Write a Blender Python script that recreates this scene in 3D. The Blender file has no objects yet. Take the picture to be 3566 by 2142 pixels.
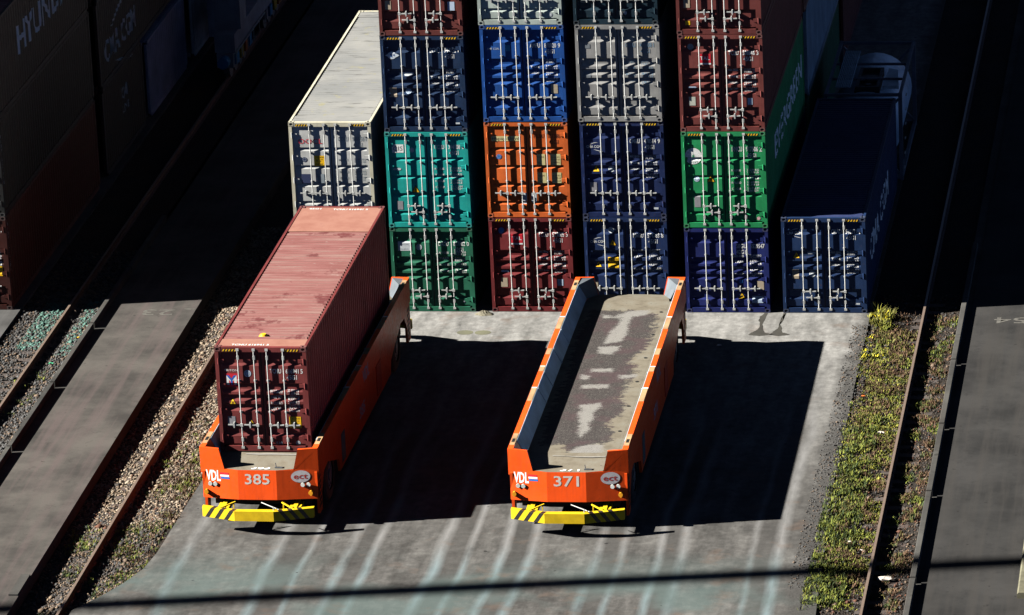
import bpy, bmesh, math, random
import numpy as np
from mathutils import Vector, Matrix
R = math.radians
random.seed(7); rng = np.random.default_rng(11)
sc = bpy.context.scene
col = sc.collection
PI = math.pi

# ------------------------------------------------------------------ materials
_m = {}
def new_mat(name):
    m = bpy.data.materials.new(name); m.use_nodes = True
    nt = m.node_tree; b = nt.nodes['Principled BSDF']
    return m, nt, b
def N(nt, t, **kw):
    n = nt.nodes.new(t)
    for k, v in kw.items(): setattr(n, k, v)
    return n
def L(nt, a, b): nt.links.new(a, b)
def pos(nt, scale=(1, 1, 1), obj=False):
    if obj: o = N(nt, 'ShaderNodeTexCoord').outputs['Object']
    else: o = N(nt, 'ShaderNodeNewGeometry').outputs['Position']
    mp = N(nt, 'ShaderNodeMapping'); mp.inputs['Scale'].default_value = scale
    L(nt, o, mp.inputs['Vector']); return mp.outputs['Vector']
def noise(nt, vec, scale, detail=4, rough=.6):
    n = N(nt, 'ShaderNodeTexNoise'); n.inputs['Scale'].default_value = scale
    n.inputs['Detail'].default_value = detail; n.inputs['Roughness'].default_value = rough
    L(nt, vec, n.inputs['Vector']); return n.outputs['Fac']
def ramp(nt, fac, stops, interp='LINEAR'):
    r = N(nt, 'ShaderNodeValToRGB'); r.color_ramp.interpolation = interp
    e = r.color_ramp.elements
    while len(e) < len(stops): e.new(.5)
    for k, (p, c) in enumerate(stops):
        e[k].position = p
        e[k].color = (c, c, c, 1) if not isinstance(c, (tuple, list)) else (*c, 1)
    L(nt, fac, r.inputs['Fac']); return r.outputs['Color']
def mix(nt, fac, a, b, mode='MIX'):
    n = N(nt, 'ShaderNodeMix', data_type='RGBA', blend_type=mode)
    for s, v in ((n.inputs[0], fac), (n.inputs[6], a), (n.inputs[7], b)):
        if hasattr(v, 'links'): L(nt, v, s)
        elif isinstance(v, (tuple, list)): s.default_value = (*v, 1)
        else: s.default_value = v
    return n.outputs[2]
def bump(nt, b, h, strength=.3, dist=.02):
    n = N(nt, 'ShaderNodeBump'); n.inputs['Strength'].default_value = strength; n.inputs['Distance'].default_value = dist
    L(nt, h, n.inputs['Height']); L(nt, n.outputs['Normal'], b.inputs['Normal'])

def paint(c, rust=.35, rough=.5, name='paint', var=.25):
    """weathered steel paint: blotchy fading, vertical dirt runs, rust specks"""
    key = (tuple(c), rust, rough, name)
    if key in _m: return _m[key]
    m, nt, b = new_mat(name)
    dk = tuple(x*(1-var) for x in c)
    lt = tuple(min(1, x*(1+var)+.002) for x in c)
    f = noise(nt, pos(nt), 1.3, 5)
    base = ramp(nt, f, [(.3, dk), (.7, lt)])
    run = noise(nt, pos(nt, (9, 9, .5)), 1.0, 3)
    base = mix(nt, ramp(nt, run, [(.5, 0), (.8, .4)]), base, tuple(x*.55+.004 for x in c))
    sp = noise(nt, pos(nt), 9, 6, .7)
    base = mix(nt, ramp(nt, sp, [(.66-.08*rust, 0), (.72, min(1, rust*1.6))]), base, (.075, .03, .015))
    L(nt, base, b.inputs['Base Color'])
    b.inputs['Roughness'].default_value = rough; b.inputs['Specular IOR Level'].default_value = .2
    L(nt, ramp(nt, sp, [(.3, rough-.1), (.7, rough+.2)]), b.inputs['Roughness'])
    bump(nt, b, noise(nt, pos(nt), 2.6, 3), .07, .03)
    _m[key] = m; return m
def plain(c, rough=.6, metal=0, name='plain', var=.12, scale=14):
    key = (tuple(c), rough, metal, name)
    if key in _m: return _m[key]
    m, nt, b = new_mat(name)
    f = noise(nt, pos(nt), scale, 4)
    L(nt, ramp(nt, f, [(.3, tuple(x*(1-var) for x in c)), (.7, tuple(min(1, x*(1+var)) for x in c))]), b.inputs['Base Color'])
    b.inputs['Roughness'].default_value = rough; b.inputs['Metallic'].default_value = metal; b.inputs['Specular IOR Level'].default_value = .3
    _m[key] = m; return m
WHITE = plain((.66, .67, .66), .6, 0, 'white_lettering', .2, 25)
GALV = plain((.42, .43, .42), .45, 0, 'galvanised_steel', .18, 7)
BLACK = plain((.012, .012, .013), .7, 0, 'black_rubber')
YEL = plain((.62, .42, .01), .5, 0, 'yellow_paint', .14, 5)
STICK = plain((.72, .42, .012), .5, 0, 'yellow_sticker', .12)
BLK = plain((.015, .015, .015), .5, 0, 'black_paint')
CAST = plain((.16, .15, .14), .6, .1, 'cast_steel', .3)

# ------------------------------------------------------------------ mesh builder
class MB:
    def __init__(s): s.v = []; s.f = []; s.m = []
    def add(s, verts, faces, mi=0):
        o = len(s.v); s.v += [tuple(p) for p in verts]
        s.f += [tuple(i+o for i in q) for q in faces]; s.m += [mi]*len(faces)
        return s
    def box(s, x0, x1, y0, y1, z0, z1, mi=0):
        return s.add([(x0,y0,z0),(x1,y0,z0),(x1,y1,z0),(x0,y1,z0),(x0,y0,z1),(x1,y0,z1),(x1,y1,z1),(x0,y1,z1)],
              [(0,3,2,1),(4,5,6,7),(0,1,5,4),(1,2,6,5),(2,3,7,6),(3,0,4,7)], mi)
    def prism(s, poly, axis, a, b, mi=0):
        """poly 2-D, extruded along axis from a to b. axis x:(y,z) y:(x,z) z:(x,y)"""
        f = {'x': lambda p, t: (t, p[0], p[1]), 'y': lambda p, t: (p[0], t, p[1]), 'z': lambda p, t: (p[0], p[1], t)}[axis]
        n = len(poly)
        vs = [f(p, a) for p in poly]+[f(p, b) for p in poly]
        fs = [tuple(range(n))[::-1], tuple(range(n, 2*n))]+[(i, (i+1) % n, n+(i+1) % n, n+i) for i in range(n)]
        return s.add(vs, fs, mi)
    def tube(s, p0, p1, r, n=8, mi=0, r1=None):
        p0 = Vector(p0); p1 = Vector(p1); d = (p1-p0).normalized()
        u = d.orthogonal().normalized(); w = d.cross(u); r1 = r if r1 is None else r1
        vs = []
        for P, rr in ((p0, r), (p1, r1)):
            for k in range(n):
                a = 2*PI*k/n; vs.append(P+u*math.cos(a)*rr+w*math.sin(a)*rr)
        fs = [(k, (k+1) % n, n+(k+1) % n, n+k) for k in range(n)]+[tuple(range(n))[::-1], tuple(range(n, 2*n))]
        return s.add(vs, fs, mi)
    def bar(s, p0, p1, w, h, mi=0):
        p0 = Vector(p0); p1 = Vector(p1); d = (p1-p0).normalized()
        up = Vector((0, 0, 1)) if abs(d.z) < .95 else Vector((0, 1, 0))
        sd = d.cross(up).normalized(); u = sd.cross(d)
        vs = [P+sd*a*w/2+u*b*h/2 for P in (p0, p1) for a, b in ((-1,-1),(1,-1),(1,1),(-1,1))]
        return s.add(vs, [(0,1,2,3),(7,6,5,4),(0,4,5,1),(1,5,6,2),(2,6,7,3),(3,7,4,0)], mi)
    def mesh(s, name):
        me = bpy.data.meshes.new(name); me.from_pydata(s.v, [], s.f)
        if any(s.m): me.polygons.foreach_set('material_index', s.m)
        b = bmesh.new(); b.from_mesh(me); bmesh.ops.recalc_face_normals(b, faces=b.faces); b.to_mesh(me); b.free()
        me.update(); return me
    def build(s, name, mats, parent=None, loc=None, smooth=False):
        return link(s.mesh(name), name, mats, parent, loc, smooth)
def link(me, name, mats, parent=None, loc=None, smooth=False):
    o = bpy.data.objects.new(name, me); col.objects.link(o)
    if not isinstance(mats, (list, tuple)): mats = [mats]
    while len(me.materials) < len(mats): me.materials.append(None)
    for i, m in enumerate(mats):
        o.material_slots[i].link = 'OBJECT'; o.material_slots[i].material = m
    if parent is not None: o.parent = parent
    if loc is not None: o.location = loc
    if smooth: me.polygons.foreach_set('use_smooth', [True]*len(me.polygons))
    return o
def thing(name, label, cat, loc=(0,0,0), rot=0, group=None):
    o = bpy.data.objects.new(name, None); col.objects.link(o); o.empty_display_size = .3
    o.location = loc; o.rotation_euler = (0, 0, rot)
    return tag(o, label, cat, group)
def tag(o, label, cat, group=None):
    o['label'] = label; o['category'] = cat
    if group: o['group'] = group
    return o
def kind(o, k): o['kind'] = k; return o

# ------------------------------------------------------------------ lettering
_tc = {}
def text2d(s, h, wid=None, bold=0.0, xs=.82):
    """flat 2-D lettering: (verts, faces), baseline left at 0,0, capital height h"""
    key = (s, h, wid, bold, xs)
    if key in _tc: return _tc[key]
    cu = bpy.data.curves.new('lettering', 'FONT'); cu.body = s; cu.size = 1; cu.resolution_u = 2
    cu.fill_mode = 'FRONT'; cu.offset = bold
    o = bpy.data.objects.new('lettering', cu)
    me = o.to_mesh()
    v = np.array([p.co[:2] for p in me.vertices]) if len(me.vertices) else np.zeros((1, 2))
    f = [tuple(p.vertices) for p in me.polygons]
    o.to_mesh_clear(); bpy.data.objects.remove(o); bpy.data.curves.remove(cu)
    v[:, 0] -= v[:, 0].min(); k = h/.69
    v *= k
    v[:, 0] *= (wid/max(v[:, 0].max(), 1e-6)) if wid else xs
    _tc[key] = (v, f); return v, f
def disc2d(r, n=20, ry=None):
    return np.array([(r*math.cos(2*PI*k/n), (ry or r)*math.sin(2*PI*k/n)) for k in range(n)]), [tuple(range(n))]
def ring2d(r, ri, n=20):
    a = [(math.cos(2*PI*k/n), math.sin(2*PI*k/n)) for k in range(n)]
    return np.array([(r*x, r*y) for x, y in a]+[(ri*x, ri*y) for x, y in a]), [(k, (k+1) % n, n+(k+1) % n, n+k) for k in range(n)]
def rect2d(w, h): return np.array([(0, 0), (w, 0), (w, h), (0, h)], float), [(0, 1, 2, 3)]
def draped(items, breaks, fn):
    """items: [(v2, faces, x, z, lift)] lying on a pressed sheet; fn(a, b, lift) -> 3-D; breaks: [(axis, values)] where the sheet bends"""
    bm = bmesh.new()
    lay = bm.verts.layers.float.new('lift')
    for v, f, x, z, lift in items:
        vs = []
        for p in v:
            q = bm.verts.new((p[0]+x, p[1]+z, 0)); q[lay] = lift; vs.append(q)
        for q in f:
            try: bm.faces.new([vs[i] for i in q])
            except ValueError: pass
    if breaks and bm.verts:
        for ax, vals in breaks:
            lo = min(v.co[ax] for v in bm.verts); hi = max(v.co[ax] for v in bm.verts)
            no = (1, 0, 0) if ax == 0 else (0, 1, 0)
            for t in vals:
                if lo < t < hi:
                    co = (t, 0, 0) if ax == 0 else (0, t, 0)
                    bmesh.ops.bisect_plane(bm, geom=bm.verts[:]+bm.edges[:]+bm.faces[:], plane_co=co, plane_no=no, dist=1e-5)
    for v in bm.verts: v.co = fn(v.co.x, v.co.y, v[lay])
    me = bpy.data.meshes.new('lettering'); bm.to_mesh(me); bm.free(); return me

# ------------------------------------------------------------------ shipping containers
W = 2.438; HC = 2.896; H8 = 2.591; L40 = 12.192
PA = [(0,1),(.125,1),(.152,0),(.335,0),(.352,1),(.402,1),(.43,0),(.458,0),(.474,1),(.503,1),(.531,0),(.559,0),(.576,1),(.607,1),(.635,0),(.785,0),(.803,1),(.878,1),(.906,0),(.985,0),(1,.6)]
PB = [(0,.8),(.015,0),(.245,0),(.252,.9),(.266,.9),(.289,0),(.455,0),(.462,.9),(.476,.9),(.499,0),(.665,0),(.672,.9),(.686,.9),(.709,0),(.875,0),(.882,.9),(.896,.9),(.919,0),(.99,0),(1,.6)]
DY = .042; DD = .038; Z0 = .17
def dtop(H): return H-.135
def dprof(style, H):
    p = PA if style == 'A' else PB
    zt = dtop(H); return [(zt-(zt-Z0)*t, DY+DD*d) for t, d in p][::-1]       # ascending z
def dfn(style, H):
    pr = dprof(style, H); zs = [a for a, _ in pr]; ys = [b for _, b in pr]
    return lambda x, z, lift: (x, float(np.interp(z, zs, ys))-.004-lift, z)
_me = {}
def cached(key, fn):
    if key not in _me: _me[key] = fn()
    return _me[key]
def door_mesh(style, H, side):
    b = MB(); x0, x1 = (.105, 1.205) if side == 0 else (1.233, 2.333)
    pr = dprof(style, H); a, c = x0+.055, x1-.055
    vs = []; 
    for z, y in pr: vs += [(a, y, z), (c, y, z)]
    b.add(vs, [(2*i, 2*i+1, 2*i+3, 2*i+2) for i in range(len(pr)-1)])
    zt = dtop(H)
    for u, w in ((x0, a), (c, x1)): b.box(u, w, DY-.001, DY+.09, Z0, zt)
    return b.mesh('door')
def rod_mesh(H, x):
    b = MB(); y = .006
    b.tube((x, y, .1), (x, y, H-.05), .0165, 8)
    for z in (.115, H-.07): b.box(x-.04, x+.04, -.012, .03, z-.035, z+.03); b.box(x-.055, x+.055, .008, .035, z-.02, z+.02)
    for z in (.33, H-.30): b.box(x-.03, x+.03, -.008, DY+.01, z-.05, z+.05)
    for t in (.38, .68): b.box(x-.038, x+.032, -.002, DY+.006, H*t-.02, H*t+.02)
    return b.mesh('lock_rod')
def handle_mesh(x, z, d):
    b = MB(); y = -.016
    b.bar((x, y, z), (x+d*.36, y-.004, z+.01), .02, .03)
    m = x+d*.2
    b.box(m-.03, m+.03, y-.016, DY, z-.035, z+.045); b.box(m-.015, m+.015, y-.02, DY, z-.075, z+.075)
    b.box(x-.035, x+.035, y-.012, y+.03, z-.04, z+.04)
    return b.mesh('handle')
def hinge_mesh(x, z, d):
    b = MB(); b.tube((x, .012, z-.085), (x, .012, z+.085), .022, 8); b.box(min(x, x-d*.15), max(x, x-d*.15), .02, DY-.002, z-.05, z+.05)
    return b.mesh('hinge')
def cast_mesh(sx, sy, top):
    """corner casting with its oval holes, 178 x 162 x 118 mm, origin in its outer corner; sx, sy: direction inwards"""
    b = MB(); w, d, h = .162, .178, .118
    def plate(f, a, c, hw, hh):
        n = 16; out = []; inn = []; deep = []
        for k in range(n):
            t = 2*PI*(k+.5)/n; ct, st = math.cos(t), math.sin(t)
            s = 1/max(abs(ct), abs(st)); out.append(f(a/2+ct*s*a/2, c/2+st*s*c/2, 0))
            inn.append(f(a/2+ct*hw, c/2+st*hh, 0)); deep.append(f(a/2+ct*hw, c/2+st*hh, .07))
        b.add(out+inn, [(k, (k+1) % n, n+(k+1) % n, n+k) for k in range(n)])
        b.add(inn+deep, [(k, (k+1) % n, n+(k+1) % n, n+k) for k in range(n)])
        b.add(deep, [tuple(range(n))])
    plate(lambda u, v, t: (sx*u, sy*t, v), w, h, .05, .036)
    plate(lambda u, v, t: (sx*u, sy*v, h-t if top else t), w, d, .034, .06)
    plate(lambda u, v, t: (sx*t, sy*u, v), d, h, .05, .036)
    b.add([(sx*w, 0, 0), (sx*w, sy*d, 0), (sx*w, sy*d, h), (sx*w, 0, h)], [(0, 1, 2, 3)])
    b.add([(0, sy*d, 0), (sx*w, sy*d, 0), (sx*w, sy*d, h), (0, sy*d, h)], [(0, 1, 2, 3)])
    zz = 0 if top else h
    b.add([(0, 0, zz), (sx*w, 0, zz), (sx*w, sy*d, zz), (0, sy*d, zz)], [(0, 1, 2, 3)])
    return b.mesh('corner_casting')
def frame_mesh(H, Ln):
    b = MB(); c = .118; e = .004
    for x0, x1 in ((e, .1), (W-.1, W-e)):
        b.box(x0, x1, e, .16, c, H-c)                        # front posts
        b.box(x0, x1, Ln-.15, Ln-e, c, H-c)
    b.box(.163, W-.163, e, .12, H-.125, H-.006)              # header
    b.box(.1, W-.1, .005, .05, H-.137, H-.126)
    b.box(.163, W-.163, e, .14, .012, .155)                  # sill
    b.box(.163, W-.163, Ln-.1, Ln-e, H-.115, H-.006); b.box(.163, W-.163, Ln-.1, Ln-e, .012, .15)
    for x0, x1 in ((e, .07), (W-.07, W-e)):
        b.box(x0, x1, .179, Ln-.179, H-.085, H-.004)         # top side rails
        b.box(x0, x1, .179, Ln-.179, .012, .16)              # bottom side rails
    b.box(.07, W-.07, .14, Ln-.1, .1, .15)                   # floor
    return b.mesh('frame')
PITCH = .278
def sprof(Ln):
    """corrugated side: (y, inset)"""
    p = []; y = .16; n = int((Ln-.32)/PITCH); pit = (Ln-.32)/n
    for k in range(n):
        p += [(y, .014), (y+pit*.26, .014), (y+pit*.5, .05), (y+pit*.76, .05)]; y += pit
    p.append((Ln-.16, .014)); return p
def side_mesh(H, Ln, right):
    b = MB(); vs = []; pr = sprof(Ln)
    for y, d in pr:
        x = W-d if right else d
        vs += [(x, y, .155), (x, y, H-.08)]
    b.add(vs, [(2*i, 2*i+2, 2*i+3, 2*i+1) for i in range(len(pr)-1)]); return b.mesh('side_wall')
def end_mesh(H, Ln):
    b = MB(); vs = []; x = .1; n = 9; pit = (W-.2)/n; pr = []
    for k in range(n):
        pr += [(x, .02), (x+pit*.3, .02), (x+pit*.5, .06), (x+pit*.8, .06)]; x += pit
    pr.append((W-.1, .02))
    for x, d in pr: vs += [(x, Ln-d, .15), (x, Ln-d, H-.11)]
    b.add(vs, [(2*i, 2*i+1, 2*i+3, 2*i+2) for i in range(len(pr)-1)]); return b.mesh('end_wall')
def roof_mesh(H, Ln, f0, f1, hh):
    b = MB(); zb = H-.036
    b.box(.06, W-.06, .1, Ln-.09, zb-.003, zb)
    if f0 > .3: b.box(.071, W-.071, .121, f0, zb+.001, zb+.022, 1)
    if f1 > .3: b.box(.071, W-.071, Ln-f1, Ln-.101, zb+.001, zb+.022, 1)
    y = f0+.06
    while y < Ln-f1-.16:
        b.add([(.1,y,zb+.001),(W-.1,y,zb+.001),(W-.1,y+.15,zb+.001),(.1,y+.15,zb+.001),(.118,y+.035,zb+hh),(W-.118,y+.035,zb+hh),(W-.118,y+.115,zb+hh),(.118,y+.115,zb+hh)],
              [(0,3,2,1),(4,5,6,7),(0,1,5,4),(1,2,6,5),(2,3,7,6),(3,0,4,7)])
        y += .21
    return b.mesh('roof')
def hazard_mesh(x0, x1, H, n=5):
    b = MB(); z0, z1 = H-.118, H-.055
    b.box(x0, x1, .001, .0035, z0, z1, 1)
    w = (x1-x0)/n
    for k in range(n):
        a = x0+k*w+.01
        b.prism([(a, z0+.004), (a+w*.42, z0+.004), (a+w*.8, z1-.004), (a+w*.38, z1-.004)], 'y', -.0015, .0008, 0)
    return b.mesh('hazard_stripe')

def container(label, loc, c, H=HC, Ln=L40, style='A', rot=0, doors=True, spec=(), ident=None, hazard=True, handles='level', roof=None, roofspec=(.16, .16, .024),
              rust=.35, group='containers stacked in the yard', castings=True, idcol=None, weights=1, weightcol=None, idx=1.44, idz=.5, idh=.115, name='shipping_container', rodmat=None, frame_c=None):
    t = thing(name, label, 'container', loc, rot, group)
    pm = paint(c, rust)
    fm = paint(frame_c or tuple(x*.9 for x in c), rust+.15)
    link(cached(('f', H, Ln), lambda: frame_mesh(H, Ln)), 'frame', fm, t)
    for r in (0, 1): link(cached(('s', H, Ln, r), lambda: side_mesh(H, Ln, r)), 'side_wall', pm, t)
    link(cached(('e', H, Ln), lambda: end_mesh(H, Ln)), 'end_wall', pm, t)
    rm = roof or [pm, pm]
    link(cached(('r', H, Ln, roofspec), lambda: roof_mesh(H, Ln, *roofspec)), 'roof', rm, t)
    if castings:
        cm = paint(tuple(x*.7+.03 for x in (frame_c or c)), .7, .6, 'casting_paint')
        for sx, sy, tp in ((1,1,0),(-1,1,0),(1,1,1),(-1,1,1),(1,-1,1),(-1,-1,1)):
            link(cached(('c', sx, sy, tp), lambda: cast_mesh(sx, sy, tp)), 'corner_casting', cm, t, (0 if sx > 0 else W, 0 if sy > 0 else Ln, H-.118 if tp else 0))
    if not doors: return t
    if hazard:
        for a, b_ in ((.2, .6), (W-.6, W-.2)):
            link(cached(('h', H, a), lambda: hazard_mesh(a, b_, H)), 'hazard_stripe', [STICK, BLK], t)
    g = MB(); g.box(1.2052, 1.2328, DY+.012, DY+.08, Z0, dtop(H)); g.box(.1, W-.1, DY+.085, DY+.095, Z0-.01, dtop(H)+.008)
    link(cached(('g', H), lambda: g.mesh('door_gasket')), 'door_gasket', BLACK, t)
    fn = dfn(style, H); br = [(1, [z for z, _ in dprof(style, H)])]
    dr = [link(cached(('d', style, H, s), lambda: door_mesh(style, H, s)), 'door', pm, t) for s in (0, 1)]
    hz = [.74, .74, .74, .74] if handles == 'level' else [.66, .47, .47, .66]
    if handles == 'high': hz = [.62, .62, .62, .62]
    RG = rodmat or GALV
    for k, x in enumerate((.61, 1.04, 1.385, 1.815)):
        s = 0 if k < 2 else 1
        link(cached(('rod', H, x), lambda: rod_mesh(H, x)), 'lock_rod', RG, dr[s])
        dd = -1 if k < 2 else 1
        if handles == 'stagger': dd = (1, -1, 1, -1)[k]
        link(cached(('han', x, hz[k], dd), lambda: handle_mesh(x, hz[k], dd)), 'handle', RG, dr[s])
    for s, x in ((0, .085), (1, W-.085)):
        for q in (.1, .36, .63, .91):
            z = Z0+(dtop(H)-Z0)*(1-q)
            link(cached(('hin', H, s, q), lambda: hinge_mesh(x, z, 1 if s else -1)), 'hinge', pm, dr[s])
    ic = idcol or WHITE
    # ---- owner code, number, size code
    if ident:
        pre, num, chk, ty = ident; z = H-idz
        for nm, tx, x, zz, wd in (('owner_code', pre, idx, z, .3), ('serial_number', num, max(idx+.41, 1.86), z, .345), ('check_digit', chk, 2.255, z, None), ('size_code', ty, max(idx+.43, 1.88) if ty != '42G1' or idx < 1.46 else idx, z-idh*1.55, .27)):
            v, f = text2d(tx, idh*1.1, wd, .012); link(draped([(v, f, x, zz, 0)], br, fn), nm, ic, dr[1])
    if weights:
        wz = H-(1.1 if weights == 1 else weights); rn = random.Random(str(ident))
        for i, (a, q) in enumerate((('MAX. GROSS', 32500), ('TARE', 3870), ('PAYLOAD', 28630), ('CU. CAP.', 76))):
            v, f = text2d(a, .06, .28, .015); link(draped([(v, f, 1.43, wz-i*.185, 0)], br, fn), 'weight_caption', weightcol or ic, dr[1])
            q += rn.randint(0, 9)*10 if q > 100 else 0
            u = ('KG', 'LB') if i < 3 else ('CU.M', 'CU.FT')
            q2 = int(q*2.2046) if i < 3 else 2700
            for j, (qq, uu) in enumerate(((q, u[0]), (q2, u[1]))):
                v, f = text2d(f'{qq:,} {uu}', .056, .34, .012); link(draped([(v, f, 1.88, wz-i*.185+.02-j*.075, 0)], br, fn), 'weight_figure', weightcol or ic, dr[1])
    for sp in spec:
        kd = sp[0]
        if kd == 't':    # text: x, dz, h, width, material
            _, s, x, dz, h, w, m = sp
            v, f = text2d(s, h, w); me = draped([(v, f, x, H-dz, .0015)], br, fn); link(me, 'lettering', m, dr[0 if x < 1.2 else 1]); continue
        x = sp[1]; d = dr[0 if x < 1.2 else 1]
        if kd == 'tri':
            _, x, dz, h = sp; w = h*1.1
            A = np.array([(-w/2, 0), (w/2, 0), (0, h)]); 
            link(draped([(A, [(0, 1, 2)], x, H-dz, 0)], br, fn), 'warning_sticker', BLK, d)
            o = link(draped([(A*.8+np.array([0, h*.05]), [(0, 1, 2)], x, H-dz, .0012)], br, fn), 'warning_face', STICK, d)
            o2 = link(draped([(np.array([(-.012, 0), (.012, 0), (.02, h*.3), (-.02, h*.3)]), [(0, 1, 2, 3)], x, H-dz+h*.2, .0024)], br, fn), 'warning_symbol', BLK, d)
        elif kd == 'rect':
            _, x, dz, w, h, m = sp
            v, f = rect2d(w, h); link(draped([(v, f, x, H-dz-h, .0006)], br, fn), 'sticker', m, d)
        elif kd == 'disc':
            _, x, dz, r, m = sp
            v, f = disc2d(r); link(draped([(v, f, x, H-dz, .0006)], br, fn), 'sticker', m, d)
            v, f = ring2d(r*.72, r*.55); link(draped([(v, f, x, H-dz, .0016)], br, fn), 'sticker_emblem', GREYINK, d)
        elif kd == 'pill':
            _, x, dz, m = sp
            link(draped([(np.array([(0, .02), (.03, 0), (.21, 0), (.24, .02), (.24, .045), (.21, .065), (.03, .065), (0, .045)]), [tuple(range(8))], x, H-dz, .0006)], br, fn), 'sticker', m, d)
        elif kd == 'caution':
            _, x, dz = sp
            v, f = rect2d(.31, .33); link(draped([(v, f, x, H-dz-.33, .0006)], br, fn), 'height_sticker', STICK, d)
            it = []
            for s, zz, hh, ww in (("CAUTION", .25, .05, .25), ("9'6''", .14, .08, .2), ("HIGH", .04, .06, .18)):
                v, f = text2d(s, hh, ww); it.append((v, f, x+.155-ww/2, H-dz-.33+zz, .0018))
            link(draped(it, br, fn), 'height_lettering', BLK, d)
        elif kd == 'swoosh':   # two-word line name between two arcs
            _, x, dz = sp; it = []
            v, f = text2d('CMA CGM', .075, .42, .006); it.append((v, f, x, H-dz, .0006))
            for sg, ox, oz in ((1, .12, .1), (-1, .22, -.045)):
                n = 10; P = []
                for q in range(n+1):
                    a = q/n; P.append((ox+a*.24, oz+sg*.055*math.sin(a*PI*.55)*1.0))
                vs = []
                for q, (u, w) in enumerate(P):
                    th = .016*math.sin(PI*(q+.3)/(n+.6)); vs += [(u, w), (u, w+th)]
                it.append((np.array(vs), [(2*q, 2*q+2, 2*q+3, 2*q+1) for q in range(n)], x-.02, H-dz, .0006))
            link(draped(it, br, fn), 'line_logo', WHITE, d)
        elif kd == 'box':      # lessor plate: red with three letters above a white bar
            _, x, dz = sp
            v, f = rect2d(.34, .27); link(draped([(v, f, x, H-dz-.27, .0006)], br, fn), 'owner_plate', REDS, d)
            v, f = rect2d(.34, .045); a = [(v, f, x, H-dz-.32, .0006)]
            v, f = text2d('TAL', .1, .28, .012); a.append((v, f, x+.03, H-dz-.18, .0018))
            link(draped(a, br, fn), 'owner_lettering', WHITE, d)
        elif kd == 'compass':
            _, x, dz, r = sp
            v, f = disc2d(r, 28); link(draped([(v, f, x, H-dz, .0006)], br, fn), 'round_logo', WHITE, d)
            it = []; st = []
            for k in range(16):
                a = PI/2+k*PI/8; q = r*(.42 if k % 4 == 0 else .3 if k % 2 == 0 else .09); st.append((q*math.cos(a), q*math.sin(a)))
            st = np.array([(0, 0)]+st); it.append((st, [(0, k+1, (k+1) % 16+1) for k in range(16)], x, H-dz, .0018))
            s = 'EVERGREEN'
            for k, ch in enumerate(s):
                a = PI*1.5+(k-4)*.3
                v, f = text2d(ch, r*.2); v = v-np.array([v[:, 0].max()/2, 0])
                ca, sa = math.cos(a+PI/2), math.sin(a+PI/2); v = v@np.array([[ca, sa], [-sa, ca]])
                it.append((v, f, x+math.cos(a)*r*.9, H-dz+math.sin(a)*r*.9, .0018))
            link(draped(it, br, fn), 'logo_star', paint((.02, .2, .09), .1), d)
        elif kd == 'globe':
            _, x, dz = sp; it = []
            v, f = disc2d(.13, 20, .11); it.append((v, f, x+.2, H-dz, .0006))
            A = np.array([(0, 0), (.12, .05), (.34, .05), (.42, 0), (.34, -.05), (.12, -.05)]); it.append((A, [tuple(range(6))], x, H-dz, .0012))
            link(draped(it, br, fn), 'line_logo', plain((.5, .56, .62), .5, 0, 'pale_logo'), d)
            it = [(np.array([(-.06, -.04), (.02, -.06), (.0, .0), (-.04, .05)]), [(0, 1, 2, 3)], x+.2, H-dz, .0024), (np.array([(.03, .0), (.09, -.03), (.07, .05)]), [(0, 1, 2)], x+.2, H-dz, .0024)]
            link(draped(it, br, fn), 'logo_detail', plain((.03, .08, .22), .5, 0, 'logo_blue'), d)
        elif kd == 'mlogo':
            _, x, dz, w = sp; h = w*1.1
            v, f = rect2d(w, h); link(draped([(v, f, x, H-dz-h, .0006)], br, fn), 'owner_plate', REDS, d)
            A = np.array([(.1, .1), (.3, .1), (.3, .55), (.5, .3), (.7, .55), (.7, .1), (.9, .1), (.9, .9), (.72, .9), (.5, .62), (.28, .9), (.1, .9)])*w
            link(draped([(A, [tuple(range(12))], x, H-dz-h+.02, .0016)], br, fn), 'owner_letter', WHITE, d)
            A = np.array([(.43, .08), (.57, .08), (.57, .5), (.88, .9), (.7, .9), (.5, .64), (.3, .9), (.12, .9), (.43, .5)])*w
            link(draped([(A, [tuple(range(9))], x, H-dz-h+.02, .0026)], br, fn), 'owner_mark', plain((.02, .1, .4), .5, 0, 'logo_blue2'), d)
    return t
GREYINK = plain((.2, .24, .27), .6, 0, 'grey_ink'); REDS = plain((.5, .02, .035), .5, 0, 'red_sticker')
PALE = plain((.48, .52, .55), .6, 0, 'pale_sticker'); TAN = plain((.36, .3, .22), .7, 0, 'tan_plate'); LBLUE = plain((.42, .52, .66), .6, 0, 'paleblue_sticker')
GREYP = plain((.22, .22, .24), .6, 0, 'grey_plate'); BLUES = plain((.02, .16, .5), .5, 0, 'blue_sticker'); CREAM = plain((.52, .46, .22), .6, 0, 'cream_panel')
INK = plain((.03, .03, .03), .6, 0, 'dark_ink'); NAVYS = plain((.02, .03, .08), .6, 0, 'navy_patch'); BRINK = plain((.09, .02, .01), .6, 0, 'brown_ink')

MAROON = (.14, .026, .024); NAVY = (.009, .02, .07); GREEN = (.014, .215, .075); DGREEN = (.018, .12, .07); TEAL = (.012, .30, .27); ORANGE = (.56, .115, .024)
BLUE = (.010, .062, .25); GREY = (.24, .24, .235); PGREY = (.42, .43, .42)
CX = [-2.819, 0, 2.929, 5.714, 8.649, 11.465]
def side_text(parent, s, H, Ln, y, z, h, w, m, right=True, bold=.012, name='side_lettering'):
    pr = sprof(Ln); ys = [a for a, _ in pr]; ds = [b for _, b in pr]
    v, f = text2d(s, h, w, bold)
    me = draped([(v, f, y, z, 0)], [(0, ys)], lambda a, b, l: (W-float(np.interp(a, ys, ds))+.004, a, b))
    return link(me, name, m, parent)

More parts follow.
